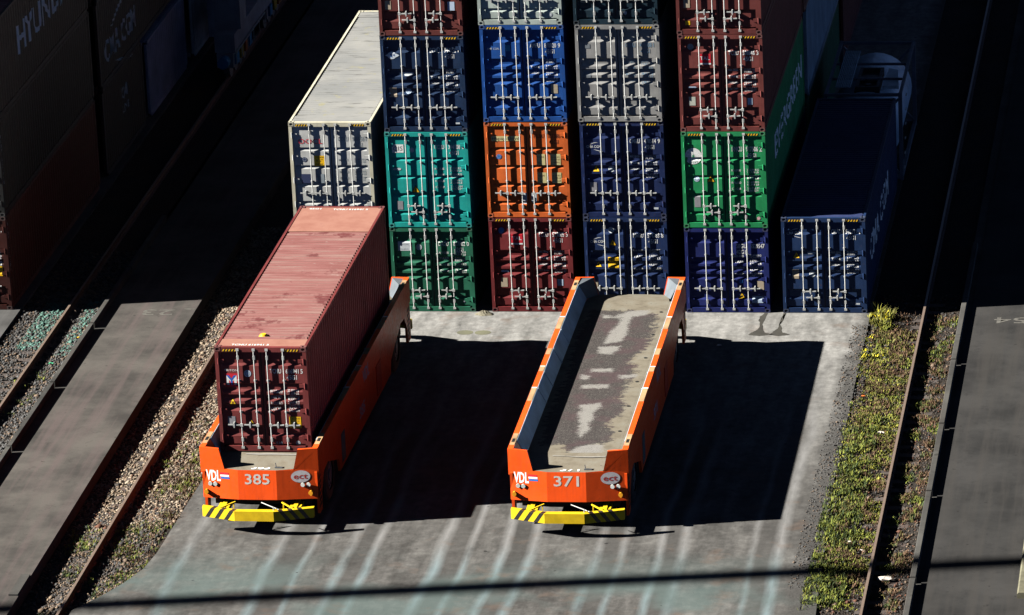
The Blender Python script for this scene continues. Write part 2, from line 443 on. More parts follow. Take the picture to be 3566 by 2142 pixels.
# --- front faces of the six main columns
container('dark green container at the ground behind the loaded vehicle, under the teal one', (CX[1], .0, 0), DGREEN, H8, style='A', hazard=False, handles='stagger', ident=('DACU', '817102', '0', '42G1'), idz=.58, weights=.82,
          spec=[('rect', .22, .45, .4, .28, PALE), ('t', 'CUSTOMS', .28, .56, .035, .26, GREYINK), ('t', 'TRANSPORT', .28, .7, .035, .26, GREYINK), ('disc', .84, .62, .09, PALE), ('disc', 2.1, 2.3, .03, PALE)], idx=1.42)
container('teal green container with a yellow warning triangle, between dark green and navy ones', (CX[1], -.012, H8), TEAL, HC, style='B', handles='stagger', ident=('CCLU', '394108', '0', '45G1'), idz=.52, weights=1.15,
          spec=[('rect', .2, .38, .34, .25, WHITE), ('t', 'CIS', .23, .57, .13, .28, INK), ('disc', .78, .55, .07, PALE), ('pill', .2, 1.16, PALE), ('tri', .84, 1.84, .22), ('rect', .27, 2.1, .17, .26, GREYP)])
container('navy container with a pale globe logo, third up in the stack above teal', (CX[1]+.01, .01, H8+HC), (.008, .024, .065), HC, style='A', ident=('ECMU', '944158', '0', '45G1'), idz=.52,
          spec=[('globe', .13, .6), ('pill', .66, 1.22, PALE), ('disc', .76, 1.68, .085, LBLUE), ('rect', .2, 1.57, .22, .28, TAN), ('rect', 2.1, 2.62, .12, .05, PALE)])
container('brown red container cut by the top edge above the navy globe container', (CX[1]+.02, 0, H8+2*HC), (.12, .032, .028), HC, style='A', handles='stagger', ident=('TCKU', '901264', '3', '45G1'),
          spec=[('rect', .2, 1.86, .17, .26, TAN), ('rect', 2.02, 1.9, .2, .26, LBLUE), ('box', .6, .55)])
container('maroon container at the ground under the orange one', (CX[2], .008, 0), (.145, .022, .024), HC, style='A', handles='stagger', ident=('TCLU', '529805', '3', '45G1'), idz=.6,
          spec=[('disc', .36, .42, .09, BLUES), ('box', .64, .52), ('pill', .3, 1.7, LBLUE), ('rect', .29, 1.86, .19, .28, TAN), ('rect', 1.95, 1.9, .17, .2, LBLUE)])
container('bright orange container with cream data panels, above the maroon ground container', (CX[2], 0, HC), ORANGE, HC, style='B', ident=('HLBU', '187386', '9', '45G1'), idz=.5, idcol=BRINK, weights=0,
          spec=[('rect', .2, .44, .83, .15, CREAM), ('t', 'Hapag-Lloyd', .22, .56, .1, .79, INK), ('disc', .4, 1.06, .075, BLUES), ('rect', 1.5, .98, .25, .34, CREAM), ('rect', 1.9, .98, .3, .34, CREAM), ('rect', 1.5, 1.54, .27, .33, CREAM), ('rect', 1.92, 1.54, .28, .33, CREAM),
                ('t', 'MAX. GROSS', 1.52, 1.1, .05, .2, BRINK), ('t', 'TARE', 1.52, 1.27, .05, .1, BRINK), ('t', '32.500 KG', 1.92, 1.1, .045, .25, BRINK), ('t', '71.650 LB', 1.92, 1.17, .045, .25, BRINK), ('t', '3.780 KG', 1.92, 1.26, .045, .25, BRINK),
                ('t', 'PAYLOAD', 1.52, 1.66, .05, .2, BRINK), ('t', 'CUBE', 1.52, 1.83, .05, .1, BRINK), ('t', '28.720 KG', 1.94, 1.66, .045, .24, BRINK), ('t', '63.320 LB', 1.94, 1.73, .045, .24, BRINK), ('t', '76.3 CU.M', 1.94, 1.82, .045, .24, BRINK), ('rect', 1.04, 2.16, .13, .33, PALE), ('rect', 1.3, 2.16, .15, .3, PALE)])
container('bright royal blue container above the orange one', (CX[2]+.005, -.01, 2*HC), BLUE, HC, style='A', ident=('AMFU', '870820', '9', '45G1'), idz=.68,
          spec=[('t', 'AMF CON.', .2, .74, .06, .36, PALE), ('rect', .72, .6, .15, .18, plain((.02, .2, .4), .5, 0, 'blue_plate')), ('rect', 2.0, 1.78, .2, .27, TAN)])
container('light grey green container cut by the top edge above the royal blue container', (CX[2]-.02, 0, 3*HC), (.36, .42, .39), HC, style='B', ident=('GESU', '641207', '5', '45G1'), spec=[('disc', 2.1, 2.6, .06, PALE)])
container('navy container at the ground behind the empty vehicle, with an orange square caution sticker', (CX[3], 0, 0), (.009, .023, .08), HC, style='A', handles='level', ident=('MAGU', '574783', '8', '45G1'), idz=.62, weights=1.05,
          spec=[('swoosh', .18, .78), ('disc', .8, .4, .09, PALE), ('tri', .84, .86, .2), ('tri', .4, 1.52, .18), ('caution', .68, 1.22), ('rect', .2, 1.98, .16, .26, TAN)])
container('dark navy container in the middle of the fourth stack, under the grey one', (CX[3], .012, HC), (.008, .018, .072), HC, style='A', ident=('CMAU', '478514', '9', '45G1'), idz=.66, weights=1.1,
          spec=[('swoosh', .18, .8), ('tri', .44, 1.52, .2), ('disc', .88, 1.44, .09, PALE), ('rect', .24, 1.84, .2, .28, GREYP), ('rect', 2.07, 2.6, .14, .06, PALE)])
container('plain grey container above the middle navy ones', (CX[3]-.02, -.01, 2*HC), GREY, HC, style='A', ident=('GESU', '477508', '1', '45G1'), idz=.68, idcol=plain((.12, .2, .28), .6, 0, 'slate_ink'), weights=1.15,
          spec=[('rect', .2, 1.3, .22, .4, plain((.16, .18, .2), .6, 0, 'slate_patch')), ('rect', .2, .58, .22, .13, plain((.16, .18, .2), .6, 0, 'slate_patch'))])
container('dark navy green container cut by the top edge above the grey container', (CX[3]-.04, 0, 3*HC), (.007, .022, .035), HC, style='A', ident=('CMAU', '330918', '4', '45G1'), handles='level', spec=[('rect', .22, 1.95, .2, .3, TAN), ('disc', 1.5, 2.56, .05, PALE)])
container('dark blue container at the ground under the bright green one', (CX[4], 0, 0), (.010, .017, .10), H8, style='A', hazard=False, handles='level', ident=('SEGU', '652954', '7', '42G1'), idz=.63, idx=1.5, weights=.9,
          spec=[('t', '1', .4, 1.98, .12, None, PALE), ('t', '1', 1.96, 1.98, .12, None, PALE), ('tri', 1.62, 2.18, .2), ('rect', 2.07, 1.63, .2, .27, TAN), ('rect', 1.92, 2.1, .32, .2, LBLUE), ('rect', 1.56, 1.6, .1, .1, BLUES)])
gcont = container('bright green container with a round white compass logo', (CX[4], -.01, H8), GREEN, HC, style='B', handles='stagger', ident=('HMCU', '917506', '2', '45G1'), idz=.6, idh=.13, idx=1.46, weights=1.2,
          spec=[('compass', .34, .74, .245), ('disc', .42, 1.43, .08, LBLUE), ('tri', .83, 1.52, .22), ('rect', .33, 1.94, .18, .34, GREYP), ('disc', 2.18, 2.62, .05, plain((.7, .4, .42), .6, 0, 'pink_sticker'))])
container('dusty maroon container directly above the bright green one', (CX[4], 0, H8+HC), (.14, .036, .032), HC, style='A', handles='stagger', ident=('TCLU', '598846', '3', '45G1'), idz=.62, rust=.5,
          spec=[('disc', .36, .38, .09, GREYINK), ('box', .6, .58), ('pill', .26, 1.62, LBLUE), ('rect', .27, 1.86, .19, .26, plain((.4, .42, .36), .6, 0, 'grey_green_plate')), ('rect', 1.96, 1.9, .14, .2, LBLUE)])
container('brown container at the top edge of the right hand stack, with an orange tag', (CX[4]-.01, 0, H8+2*HC), (.12, .03, .027), HC, style='A', handles='stagger', ident=('TRLU', '745512', '0', '45G1'), spec=[('rect', .22, 1.85, .18, .26, TAN), ('rect', .25, 2.5, .14, .12, STICK)])
c5 = container('single navy container alone at the right end of the row', (CX[5], 0, 0), (.009, .026, .08), HC, style='A', handles='stagger', ident=('CMAU', '546277', '3', '45G1'), idz=.5, weights=1.1,
          spec=[('swoosh', .16, .52), ('tri', .42, 1.24, .2), ('pill', .74, 1.12, PALE), ('rect', .28, 1.58, .2, .28, TAN), ('disc', .87, 1.72, .09, PALE), ('rect', 2.1, 2.6, .13, .05, PALE)],
          roof=[paint((.02, .03, .085), .3), paint((.02, .035, .09), .3)])
container('grey green ground container mostly hidden behind the maroon container on the vehicle', (CX[0], .0, 0), (.2, .24, .2), HC, style='B', ident=('OOLU', '834471', '6', '45G1'))
ro, nt, b_ = new_mat('pale_roof_paint')
f1 = noise(nt, pos(nt, (.5, 3, 1)), 2.2, 6, .7); f2 = noise(nt, pos(nt), .6, 3)
cc = mix(nt, ramp(nt, f1, [(.56, 0), (.66, .7)]), ramp(nt, f2, [(.35, (.30, .31, .31)), (.7, (.42, .42, .40))]), (.12, .12, .11))
cc = mix(nt, ramp(nt, noise(nt, pos(nt), 3, 3), [(.62, 0), (.7, .7)]), cc, (.40, .38, .22))
L(nt, cc, b_.inputs['Base Color']); b_.inputs['Roughness'].default_value = .55
container('pale grey container with a long light roof, on the left of the main stacks', (CX[0], -.02, HC), PGREY, HC, style='B', ident=('OOLU', '950550', '1', '45G1'), idz=.58, idcol=GREYINK, rust=.3, weights=1.18, frame_c=(.46, .44, .34),
          spec=[('t', 'OOCL', .26, .66, .15, .72, plain((.5, .02, .04), .5, 0, 'red_lettering')), ('disc', .42, 1.14, .075, NAVYS), ('caution', .7, 1.02), ('rect', .3, 1.58, .28, .3, NAVYS), ('rect', .78, 1.58, .2, .3, GREYINK)],
          roof=[ro, ro], roofspec=(.7, .7, .007))
side_text(gcont, 'EVERGREEN', HC, L40, 2.9, 1.2, .72, 8.6, plain((.8, .88, .88), .6, 0, 'side_white'))
side_text(c5, 'CMA CGM', HC, L40, 1.8, .9, .75, 7.0, plain((.8, .84, .86), .6, 0, 'side_white2'))

# --- further rows of the main block: some show at right, rest added for shade
PB_ = (.16, .26, .36)
for lab, x, y, z, c, Hh, Ln in (
    ('dark green container behind the right stack, at the ground', CX[4], 12.6, 0, (.02, .09, .05), H8, L40),
    ('pale blue grey container showing its side far behind the green one', CX[4], 13.3, H8, (.2, .28, .35), HC, L40),
    ('brown container third up in the second row behind the right stack, added for shade', CX[4], 12.6, H8+HC, (.13, .04, .035), HC, L40),
    ('navy container fourth up in the second row behind the right stack, added for shade', CX[4], 12.6, H8+2*HC, NAVY, HC, L40),
    ('brown container at the ground in the third row, added for shade behind the right stack', CX[4], 26.4, 0, (.13, .04, .035), HC, L40),
    ('navy container second up in the third row, added for shade behind the right stack', CX[4], 26.4, HC, NAVY, HC, L40),
    ('grey container third up in the third row, added for shade behind the right stack', CX[4], 26.4, 2*HC, GREY, HC, L40),
    ('dark red container fourth up in the third row, added for shade behind the right stack', CX[4], 26.4, 3*HC, MAROON, HC, L40)):
    container(lab, (x, y, z), c, Hh, Ln, doors=False, group='containers in the rows behind', castings=False)
for k in range(4):  # unseen column added to block sun coming through the row gap
    container(('grey', 'blue', 'maroon', 'green')[k]+' container added unseen for shade in the second row, '+('at the ground', 'second up', 'third up', 'topmost')[k], (CX[3], 12.45, k*HC), (GREY, NAVY, MAROON, DGREEN)[k], HC, 13.716, doors=False, group='containers in the rows behind', castings=False)

# --- maroon container carried by the loaded vehicle
rr, nt, b_ = new_mat('dusty_red_roof')
f0 = noise(nt, pos(nt, (.35, 5, 1)), 1.6, 5, .7)
cc = ramp(nt, f0, [(.32, (.27, .10, .092)), (.5, (.36, .155, .145)), (.68, (.40, .25, .22))])
cc = mix(nt, ramp(nt, noise(nt, pos(nt, (.8, 2.2, 1)), 2.6, 6, .75), [(.6, 0), (.72, .85)]), cc, (.52, .42, .38))
cc = mix(nt, ramp(nt, noise(nt, pos(nt, (1, 1, 1)), .95, 6, .7), [(.585, 0), (.64, .8)]), cc, (.17, .035, .04))
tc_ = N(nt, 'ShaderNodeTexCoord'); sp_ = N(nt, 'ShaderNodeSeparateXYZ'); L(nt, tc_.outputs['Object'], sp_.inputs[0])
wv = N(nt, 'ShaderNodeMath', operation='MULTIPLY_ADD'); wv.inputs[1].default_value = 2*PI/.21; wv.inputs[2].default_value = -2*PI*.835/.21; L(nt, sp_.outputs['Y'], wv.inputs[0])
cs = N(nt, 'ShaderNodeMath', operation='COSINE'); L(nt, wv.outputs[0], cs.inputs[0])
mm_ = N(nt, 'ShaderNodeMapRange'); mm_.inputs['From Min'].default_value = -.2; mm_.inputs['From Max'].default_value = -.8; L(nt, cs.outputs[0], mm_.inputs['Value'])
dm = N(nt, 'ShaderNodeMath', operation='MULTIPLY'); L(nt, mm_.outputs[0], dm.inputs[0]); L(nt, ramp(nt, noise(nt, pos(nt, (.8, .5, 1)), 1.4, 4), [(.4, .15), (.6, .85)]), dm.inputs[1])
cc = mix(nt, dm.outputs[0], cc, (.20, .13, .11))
L(nt, cc, b_.inputs['Base Color']); b_.inputs['Roughness'].default_value = .65
rs, nt, b_ = new_mat('salmon_roof_end')
cc = ramp(nt, noise(nt, pos(nt), 1.8, 5, .7), [(.35, (.42, .19, .145)), (.6, (.50, .25, .19)), (.75, (.38, .18, .15))])
L(nt, cc, b_.inputs['Base Color']); b_.inputs['Roughness'].default_value = .6
rc = container('dusty maroon container with a pinkish ribbed roof, carried on the loaded orange vehicle', (-1.782, -16.576, 1.7385), (.155, .032, .031), HC, style='A', rot=-.0051, ident=('TCNU', '616941', '5', '45G1'), idz=.73, idh=.11, weights=0, rust=.3,
          spec=[('t', 'TRITON', .22, .68, .055, .36, WHITE), ('mlogo', .23, .74, .35), ('disc', .84, .74, .095, LBLUE), ('tri', .40, 1.62, .2), ('tri', .87, 2.2, .2), ('rect', .24, 1.93, .2, .3, GREYP), ('caution', 1.88, 1.93), ('disc', 2.08, 2.66, .06, PALE), ('t', '538', 1.5, 2.7, .07, .16, PALE),
                ('t', 'MAXGROSS', 1.42, 1.28, .085, .33, WHITE), ('t', 'TARE WT', 1.42, 1.44, .085, .29, WHITE), ('t', 'PAYLOAD', 1.42, 1.6, .085, .31, WHITE), ('t', 'CU.CAP', 1.42, 1.76, .085, .26, WHITE)]
                + [('t', s, 1.88, 1.24+.16*i+(.075*j), .06, .3, WHITE) for i, p in enumerate((('32,500 KG', '71,650 LB'), ('3,870 KG', '8,530 LB'), ('28,630 KG', '63,120 LB'), ('76.2 CU.M', '2,690 CU.FT'))) for j, s in enumerate(p)],
          roof=[rr, rs], roofspec=(.7, 2.3, .03), group='containers stacked in the yard')
for k, ch in enumerate('TCNU616941'):
    pr = sprof(L40); ys = [a for a, _ in pr]; ds = [b for _, b in pr]
v_items = []
for k, ch in enumerate('TCNU 616941 5'):
    if ch != ' ':
        v, f = text2d(ch, .125, .1 if ch != '1' else .04); v_items.append((v, f, .25, HC-.38-k*.155, 0))
link(draped(v_items, [(0, ys)], lambda a, b, l: (W-float(np.interp(a, ys, ds))+.004, a, b)), 'side_code_lettering', WHITE, rc)

for x, y, tx in ((.42, .18, 'TCNU 616941 5'), (1.0, 11.85, 'TCNU 616941 5'), (.3, 11.9, '45G1')):
    v, f = text2d(tx, .11, 1.0 if len(tx) > 4 else .35, .02); link(draped([(v, f, x, y, 0)], None, lambda a, b, l: (a, b, HC-.009)), 'roof_lettering', WHITE, rc)
b = MB(); b.tube((1.13, .98, HC-.03), (1.13, .98, HC+.035), .13, 14, r1=.07); b.build('roof_cap', STICK, rc)
# --- left block
LX = -11.48-W
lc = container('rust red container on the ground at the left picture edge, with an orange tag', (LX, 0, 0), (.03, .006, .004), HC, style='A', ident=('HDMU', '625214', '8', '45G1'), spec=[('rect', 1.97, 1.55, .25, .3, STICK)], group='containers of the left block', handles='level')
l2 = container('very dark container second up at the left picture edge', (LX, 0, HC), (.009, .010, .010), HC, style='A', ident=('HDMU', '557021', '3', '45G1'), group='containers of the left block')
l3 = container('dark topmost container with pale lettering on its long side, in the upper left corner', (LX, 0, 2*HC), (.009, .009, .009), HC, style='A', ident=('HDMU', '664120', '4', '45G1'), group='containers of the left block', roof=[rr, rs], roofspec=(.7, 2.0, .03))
GREYT = plain((.85, .85, .84), .6, 0, 'side_grey')
side_text(l3, 'HYUNDAI', HC, L40, 3.15, 1.18, .84, 6.9, GREYT, bold=.02)
for o, z0, s in ((l2, 2.3, 'HDMU 557021'), (lc, 2.5, 'HDMU 625214')):
    it = []
    for k, ch in enumerate(s):
        if ch != ' ':
            v, f = text2d(ch, .1, .08); it.append((v, f, .3, z0-k*.14, 0))
    link(draped(it, [(0, ys)], lambda a, b, l: (W-float(np.interp(a, ys, ds))+.004, a, b)), 'side_code_lettering', GREYT, o)
LW = (.42, .40, .52)
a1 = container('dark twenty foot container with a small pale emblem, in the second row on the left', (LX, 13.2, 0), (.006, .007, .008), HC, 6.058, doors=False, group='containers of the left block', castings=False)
side_text(a1, 'CAI', HC, 6.058, 2.9, 1.75, .4, .7, GREYT); side_text(a1, 'LINE', HC, 6.058, 2.8, 1.3, .25, 1.0, GREYT)
container('white twenty foot container standing pale in the shade on the left', (LX, 19.95, 0), LW, H8, 6.058, doors=False, group='containers of the left block', castings=False, rust=.1)
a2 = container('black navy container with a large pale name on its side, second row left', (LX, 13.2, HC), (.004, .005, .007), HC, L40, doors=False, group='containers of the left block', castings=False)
side_text(a2, 'CMA CGM', HC, L40, .9, .62, .7, 4.6, GREYT, bold=.02)
pr2 = sprof(L40); it = []
for ox, oz, sg in ((1.9, 1.5, 1), (2.3, .35, -1)):
    n = 14; vs = []
    for q in range(n+1):
        a = q/n; th = .12*math.sin(PI*(q+.4)/(n+.8)); u = ox+a*2.6; w = oz+sg*.5*math.sin(a*PI*.5); vs += [(u, w), (u, w+th)]
    it.append((np.array(vs), [(2*q, 2*q+2, 2*q+3, 2*q+1) for q in range(n)], 0, 0, 0))
link(draped(it, [(0, ys)], lambda a, b, l: (W-float(np.interp(a, ys, ds))+.004, a, b)), 'side_swoosh', GREYT, a2)
container('dark container topmost in the second row on the left', (LX, 13.2, 2*HC), (.03, .028, .03), HC, L40, doors=False, group='containers of the left block', castings=False)
for k in range(3):
    container(('white', 'navy', 'dark red')[k]+' container far back in the third row on the left, '+('at the ground', 'second up', 'topmost')[k], (LX, 27.2, k*HC), ((.6, .6, .63), NAVY, (.12, .03, .03))[k], HC, L40, doors=False, group='containers of the left block', castings=False)
for k in range(4):  # outer column is out of view, added to block sun and darken the lane
    for j, yy in enumerate((.35, 14.3, 28.2)):
        container(('grey', 'blue', 'brown', 'green')[k]+' container added unseen for shade, outer left column, '+('front', 'middle', 'far')[j]+' row, '+('at the ground', 'second up', 'third up', 'topmost')[k], (LX-2.86, yy, k*HC), (GREY, NAVY, MAROON, DGREEN)[k], HC, 13.716, doors=False, group='containers of the left block', castings=False)

# ------------------------------------------------------------------ tank container
def tank():
    x0, y0, Ln, H = 11.6, 12.95, 6.058, 2.82
    t = thing('tank_container', 'pale blue tank container with a grated walkway in the shade at upper right', 'tank container', (x0, y0, 0))
    st = paint((.10, .12, .16), .3, name='tank_frame'); sk = paint((.38, .52, .66), .1, .35, 'tank_skin')
    b = MB()
    for x in (.06, W-.06):
        for y in (.06, Ln-.06): b.bar((x, y, 0), (x, y, H), .12, .12)
        b.bar((x, .12, H-.06), (x, Ln-.12, H-.06), .09, .09); b.bar((x, .12, .1), (x, Ln-.12, .1), .1, .14)
    for y in (.06, Ln-.06):
        b.bar((.12, y, H-.06), (W-.12, y, H-.06), .09, .09); b.bar((.12, y, .1), (W-.12, y, .1), .1, .14)
        b.bar((.12, y, .2), (W-.12, y, H-.2), .07, .07); b.bar((W-.12, y, .2), (.12, y, H-.2), .07, .07)
    for y in (1.9, 3.6): b.bar((.12, y, H-.08), (W-.12, y, H-.08), .07, .07)
    b.build('frame', st, t)
    b = MB(); n = 28; r = 1.13; prof = [(.18, .2), (.22, .7), (.34, .95), (.5, 1.08), (.62, r), (Ln-.62, r), (Ln-.5, 1.08), (Ln-.34, .95), (Ln-.22, .7), (Ln-.18, .2)]
    vs = [(W/2+q*math.cos(2*PI*k/n), y, H/2+.06+q*math.sin(2*PI*k/n)) for y, q in prof for k in range(n)]
    b.add(vs, [(i*n+k, i*n+(k+1) % n, (i+1)*n+(k+1) % n, (i+1)*n+k) for i in range(len(prof)-1) for k in range(n)]+[tuple(range(n)), tuple(range((len(prof)-1)*n, len(prof)*n))])
    b.build('tank_barrel', sk, t, smooth=True)
    b = MB()
    for k in range(9): b.box(.3+k*.055, .33+k*.055, .8, 4.9, H-.035, H-.005)
    for k in range(16): b.box(.29, .79, .85+k*.26, .88+k*.26, H-.05, H-.036)
    b.build('walkway_grating', paint((.3, .42, .52), .1, .5, 'grating'), t)
    b = MB(); b.box(.86, 1.66, 1.0, 3.1, H-.3, H-.2); b.box(.9, 1.0, 1.0, 3.1, H-.22, H-.06); b.box(1.56, 1.66, 1.0, 3.1, H-.22, H-.06); b.box(.9, 1.66, .96, 1.04, H-.22, H-.06); b.box(.9, 1.66, 3.06, 3.14, H-.22, H-.06)
    b.tube((1.28, 2.1, H-.2), (1.28, 2.1, H-.08), .28, 18); b.tube((1.28, 1.35, H-.2), (1.28, 1.35, H-.08), .1, 10)
    b.build('manhole_box', paint((.03, .035, .04), .2), t)
    b = MB(); b.prism([(1.75, 1.2), (2.25, 1.2), (2.1, 3.0), (1.8, 3.2)], 'z', H-.2, H-.1); b.build('spill_cover', paint((.45, .58, .68), .1, .4, 'cover'), t)
    b = MB()
    for k in range(6): b.bar((W+.01, .3+.25*k, .3+.4*k), (W+.01, .55+.25*k, .3+.4*k), .03, .03)
    b.build('ladder', GALV, t)
tank()

# ------------------------------------------------------------------ rail mounted crane of the left block (its leg and bogie)
def crane():
    t = thing('gantry_crane', 'grey gantry crane leg with blue and yellow bogie on the rail, far left in shade', 'crane', (-9.8, 24, 0))
    gm = paint((.30, .30, .34), .15, name='crane_grey'); bl = paint((.05, .22, .42), .1, name='crane_blue'); ye = paint((.5, .34, .02), .1, name='crane_yellow'); og = paint((.45, .13, .02), .1, name='crane_orange')
    b = MB(); b.box(-.35, .35, .4, 9.6, .95, 1.6); b.build('sill_beam', gm, t)
    for y in (1.6, 7.6):
        b = MB(); b.box(-.45, .45, y-.5, y+.5, 1.601, 15); b.build('leg', gm, t)
    b = MB(); b.box(-.5, .5, .9, 8.4, 15.001, 16.2); b.build('top_beam', gm, t)
    for y in (1.6, 7.6):
        b = MB(); b.box(-24, -.501, y-.45, y+.45, 15.05, 16.15); b.build('girder', gm, t)
    for x in (-23.6,):
        for y in (1.6, 7.6):
            b = MB(); b.box(x-.45, x+.45, y-.4, y+.4, .3, 15.04); b.build('leg', gm, t)
    for y0 in (.3, 6.4):
        b = MB(); b.box(-.28, .28, y0, y0+3.2, .45, .94); o = b.build('bogie', gm, t)
        for k, yy in enumerate((.5, 1.3, 2.1, 2.8)):
            b = MB(); b.tube((-.1, y0+yy, .33), (.1, y0+yy, .33), .32, 16); b.build('wheel', CAST, o)
            b = MB(); b.box(.281, .36, y0+yy-.22, y0+yy+.22, .5, .85); b.build('drive_motor', (bl, ye, og, bl)[k], o)
    b = MB(); b.tube((0, -.1, .7), (0, .4, .7), .2, 12); b.build('buffer', bl, t)
    b = MB(); b.box(-1.0, -.36, 2.6, 6.2, .9, 2.4); b.build('electrical_cabinet', paint((.42, .42, .5), .1, name='cabinet_paint'), t)
    b = MB(); b.bar((.42, .2, 1.0), (.42, 5.4, 1.0), .04, .04)
    for k in range(6): b.bar((.42, .2+k*1.04, .6), (.42, .2+k*1.04, 1.0), .03, .03)
    b.build('guard_rail', GALV, t)
crane()

# ------------------------------------------------------------------ automated guided vehicles
def splash(c, name, rust=.2): return paint(c, rust, .38, name, .1)
AG_O = splash((.80, .082, .009), 'vehicle_orange', .36); AG_GREY = paint((.36, .46, .52), .3, .55, 'wall_grey'); AG_BLK = plain((.012, .012, .014), .75, 0, 'chassis_black')
RIM_TAN = paint((.36, .23, .12), .5, .7, 'bare_rim')
TYRE = plain((.02, .02, .021), .85, 0, 'tyre'); HUB = plain((.12, .13, .14), .6, .3, 'hub')
AMBER = plain((.7, .3, .02), .3, 0, 'amber_lens'); LENS = plain((.62, .66, .62), .2, 0, 'lamp_lens'); LOGOW = plain((.75, .74, .72), .5, 0, 'logo_white', .05)
dk, nt, b_ = new_mat('deck_plate')
f1 = noise(nt, pos(nt, (1, 1, 1)), 2.2, 6, .7)
cc = ramp(nt, f1, [(.3, (.19, .165, .125)), (.5, (.27, .24, .185)), (.7, (.30, .285, .235))])
cc = mix(nt, ramp(nt, noise(nt, pos(nt, (1, 3, 1)), 5, 4, .7), [(.66, 0), (.70, .8)]), cc, (.06, .05, .04))
fs = noise(nt, pos(nt), 34, 6, .85); fm_ = noise(nt, pos(nt, (1, 1.5, 1)), 4.5, 8, .72); fl_ = noise(nt, pos(nt, (.7, 2.2, 1)), 9, 6, .7)
def wear(attr, amp, nz, soft):
    a = N(nt, 'ShaderNodeAttribute'); a.attribute_name = attr
    q = N(nt, 'ShaderNodeMath', operation='MULTIPLY_ADD'); q.inputs[1].default_value = amp; L(nt, nz, q.inputs[0])
    q2 = N(nt, 'ShaderNodeMath', operation='SUBTRACT'); L(nt, a.outputs['Fac'], q2.inputs[0]); q2.inputs[1].default_value = amp*.5; L(nt, q2.outputs[0], q.inputs[2])
    r_ = N(nt, 'ShaderNodeMapRange'); r_.inputs['From Min'].default_value = -soft; r_.inputs['From Max'].default_value = soft; L(nt, q.outputs[0], r_.inputs['Value']); return r_.outputs[0]
tarc = ramp(nt, fs, [(.32, (.022, .02, .02)), (.46, (.06, .053, .052)), (.55, (.10, .09, .086)), (.63, (.26, .24, .22))])
tarc = mix(nt, ramp(nt, noise(nt, pos(nt), 1.3, 3), [(.48, 0), (.62, .5)]), tarc, (.115, .07, .078))
cc = mix(nt, wear('coating', 1.3, fm_, .05), cc, tarc)
fl2 = mix(nt, .45, fl_, fs)
cc = mix(nt, wear('bare', .95, fl2, .05), cc, ramp(nt, fs, [(.32, (.12, .11, .1)), (.48, (.32, .31, .29)), (.7, (.42, .41, .39))]))
L(nt, cc, b_.inputs['Base Color']); b_.inputs['Roughness'].default_value = .85; bump(nt, b_, noise(nt, pos(nt), 40, 4), .3, .01)
def ragged(poly, depth=4, amp=.16, rn=random):
    P = [Vector(p) for p in poly]
    for d in range(depth):
        Q = []
        for a, b in zip(P, P[1:]+P[:1]):
            l = (b-a).length; nrm = Vector((-(b-a).y, (b-a).x))
            Q += [a, (a+b)/2+nrm*rn.uniform(-amp, amp)]
        P = Q
    return [tuple(p) for p in P]
TAR = [(-.95,12.5),(-.64,12.56),(.03,12.43),(.23,12.57),(.94,12.14),(1.01,11.1),(1.04,9.95),(.97,9.13),(.73,8.48),(.66,8.16),(.9,7.68),(.9,7.05),(.8,6.11),(.76,5.18),(.98,4.49),(.91,3.96),(.67,3.2),(.92,1.95),(.55,1.5),(-.11,1.04),(-.38,1.5),(-.9,1.5),(-1.0,4),(-.9,7),(-1.05,10)]
WORN = [[(-.57,12.17),(-.23,11.92),(.14,12.44),(.73,12.53),(.67,12.1),(.31,11.93),(.26,11.26),(.31,10.6),(.24,9.85),(-.22,9.6),(-.22,10.09),(-.14,10.76),(-.01,11.42),(-.01,11.84),(-.5,11.84)],
 [(-.35,9.36),(.23,9.45),(.25,9.12),(.05,8.76),(-.23,8.82)], [(-.3,7.54),(.25,7.59),(.27,7.33),(-.29,7.27)], [(-.53,7.03),(-.31,7.0),(-.3,6.68),(-.51,6.71)], [(.48,7.04),(.97,7.08),(.97,6.86),(.56,6.76)], [(-.41,6.21),(.32,6.29),(.32,5.98),(-.39,5.96)],
 [(-.32,4.62),(.26,4.79),(.32,4.48),(.16,4.1),(.24,3.49),(.12,3.19),(.23,2.75),(.05,2.15),(-.04,2.44),(-.08,3.19),(-.23,3.94),(-.17,4.24)], [(-.1,.99),(.1,1.41),(.53,1.64),(.75,1.5),(.78,.95),(-.02,.92)]]
def sheet(poly, z, name, m, parent):
    b = MB(); b.add([(x, y, z) for x, y in poly], [tuple(range(len(poly)))]); return b.build(name, m, parent)
AL = 14.25
def facet_y(x):
    if x < -.55: return -.16*(x+1.53)/.98
    if x > .47: return -.16*(1.53-x)/1.06
    return -.16
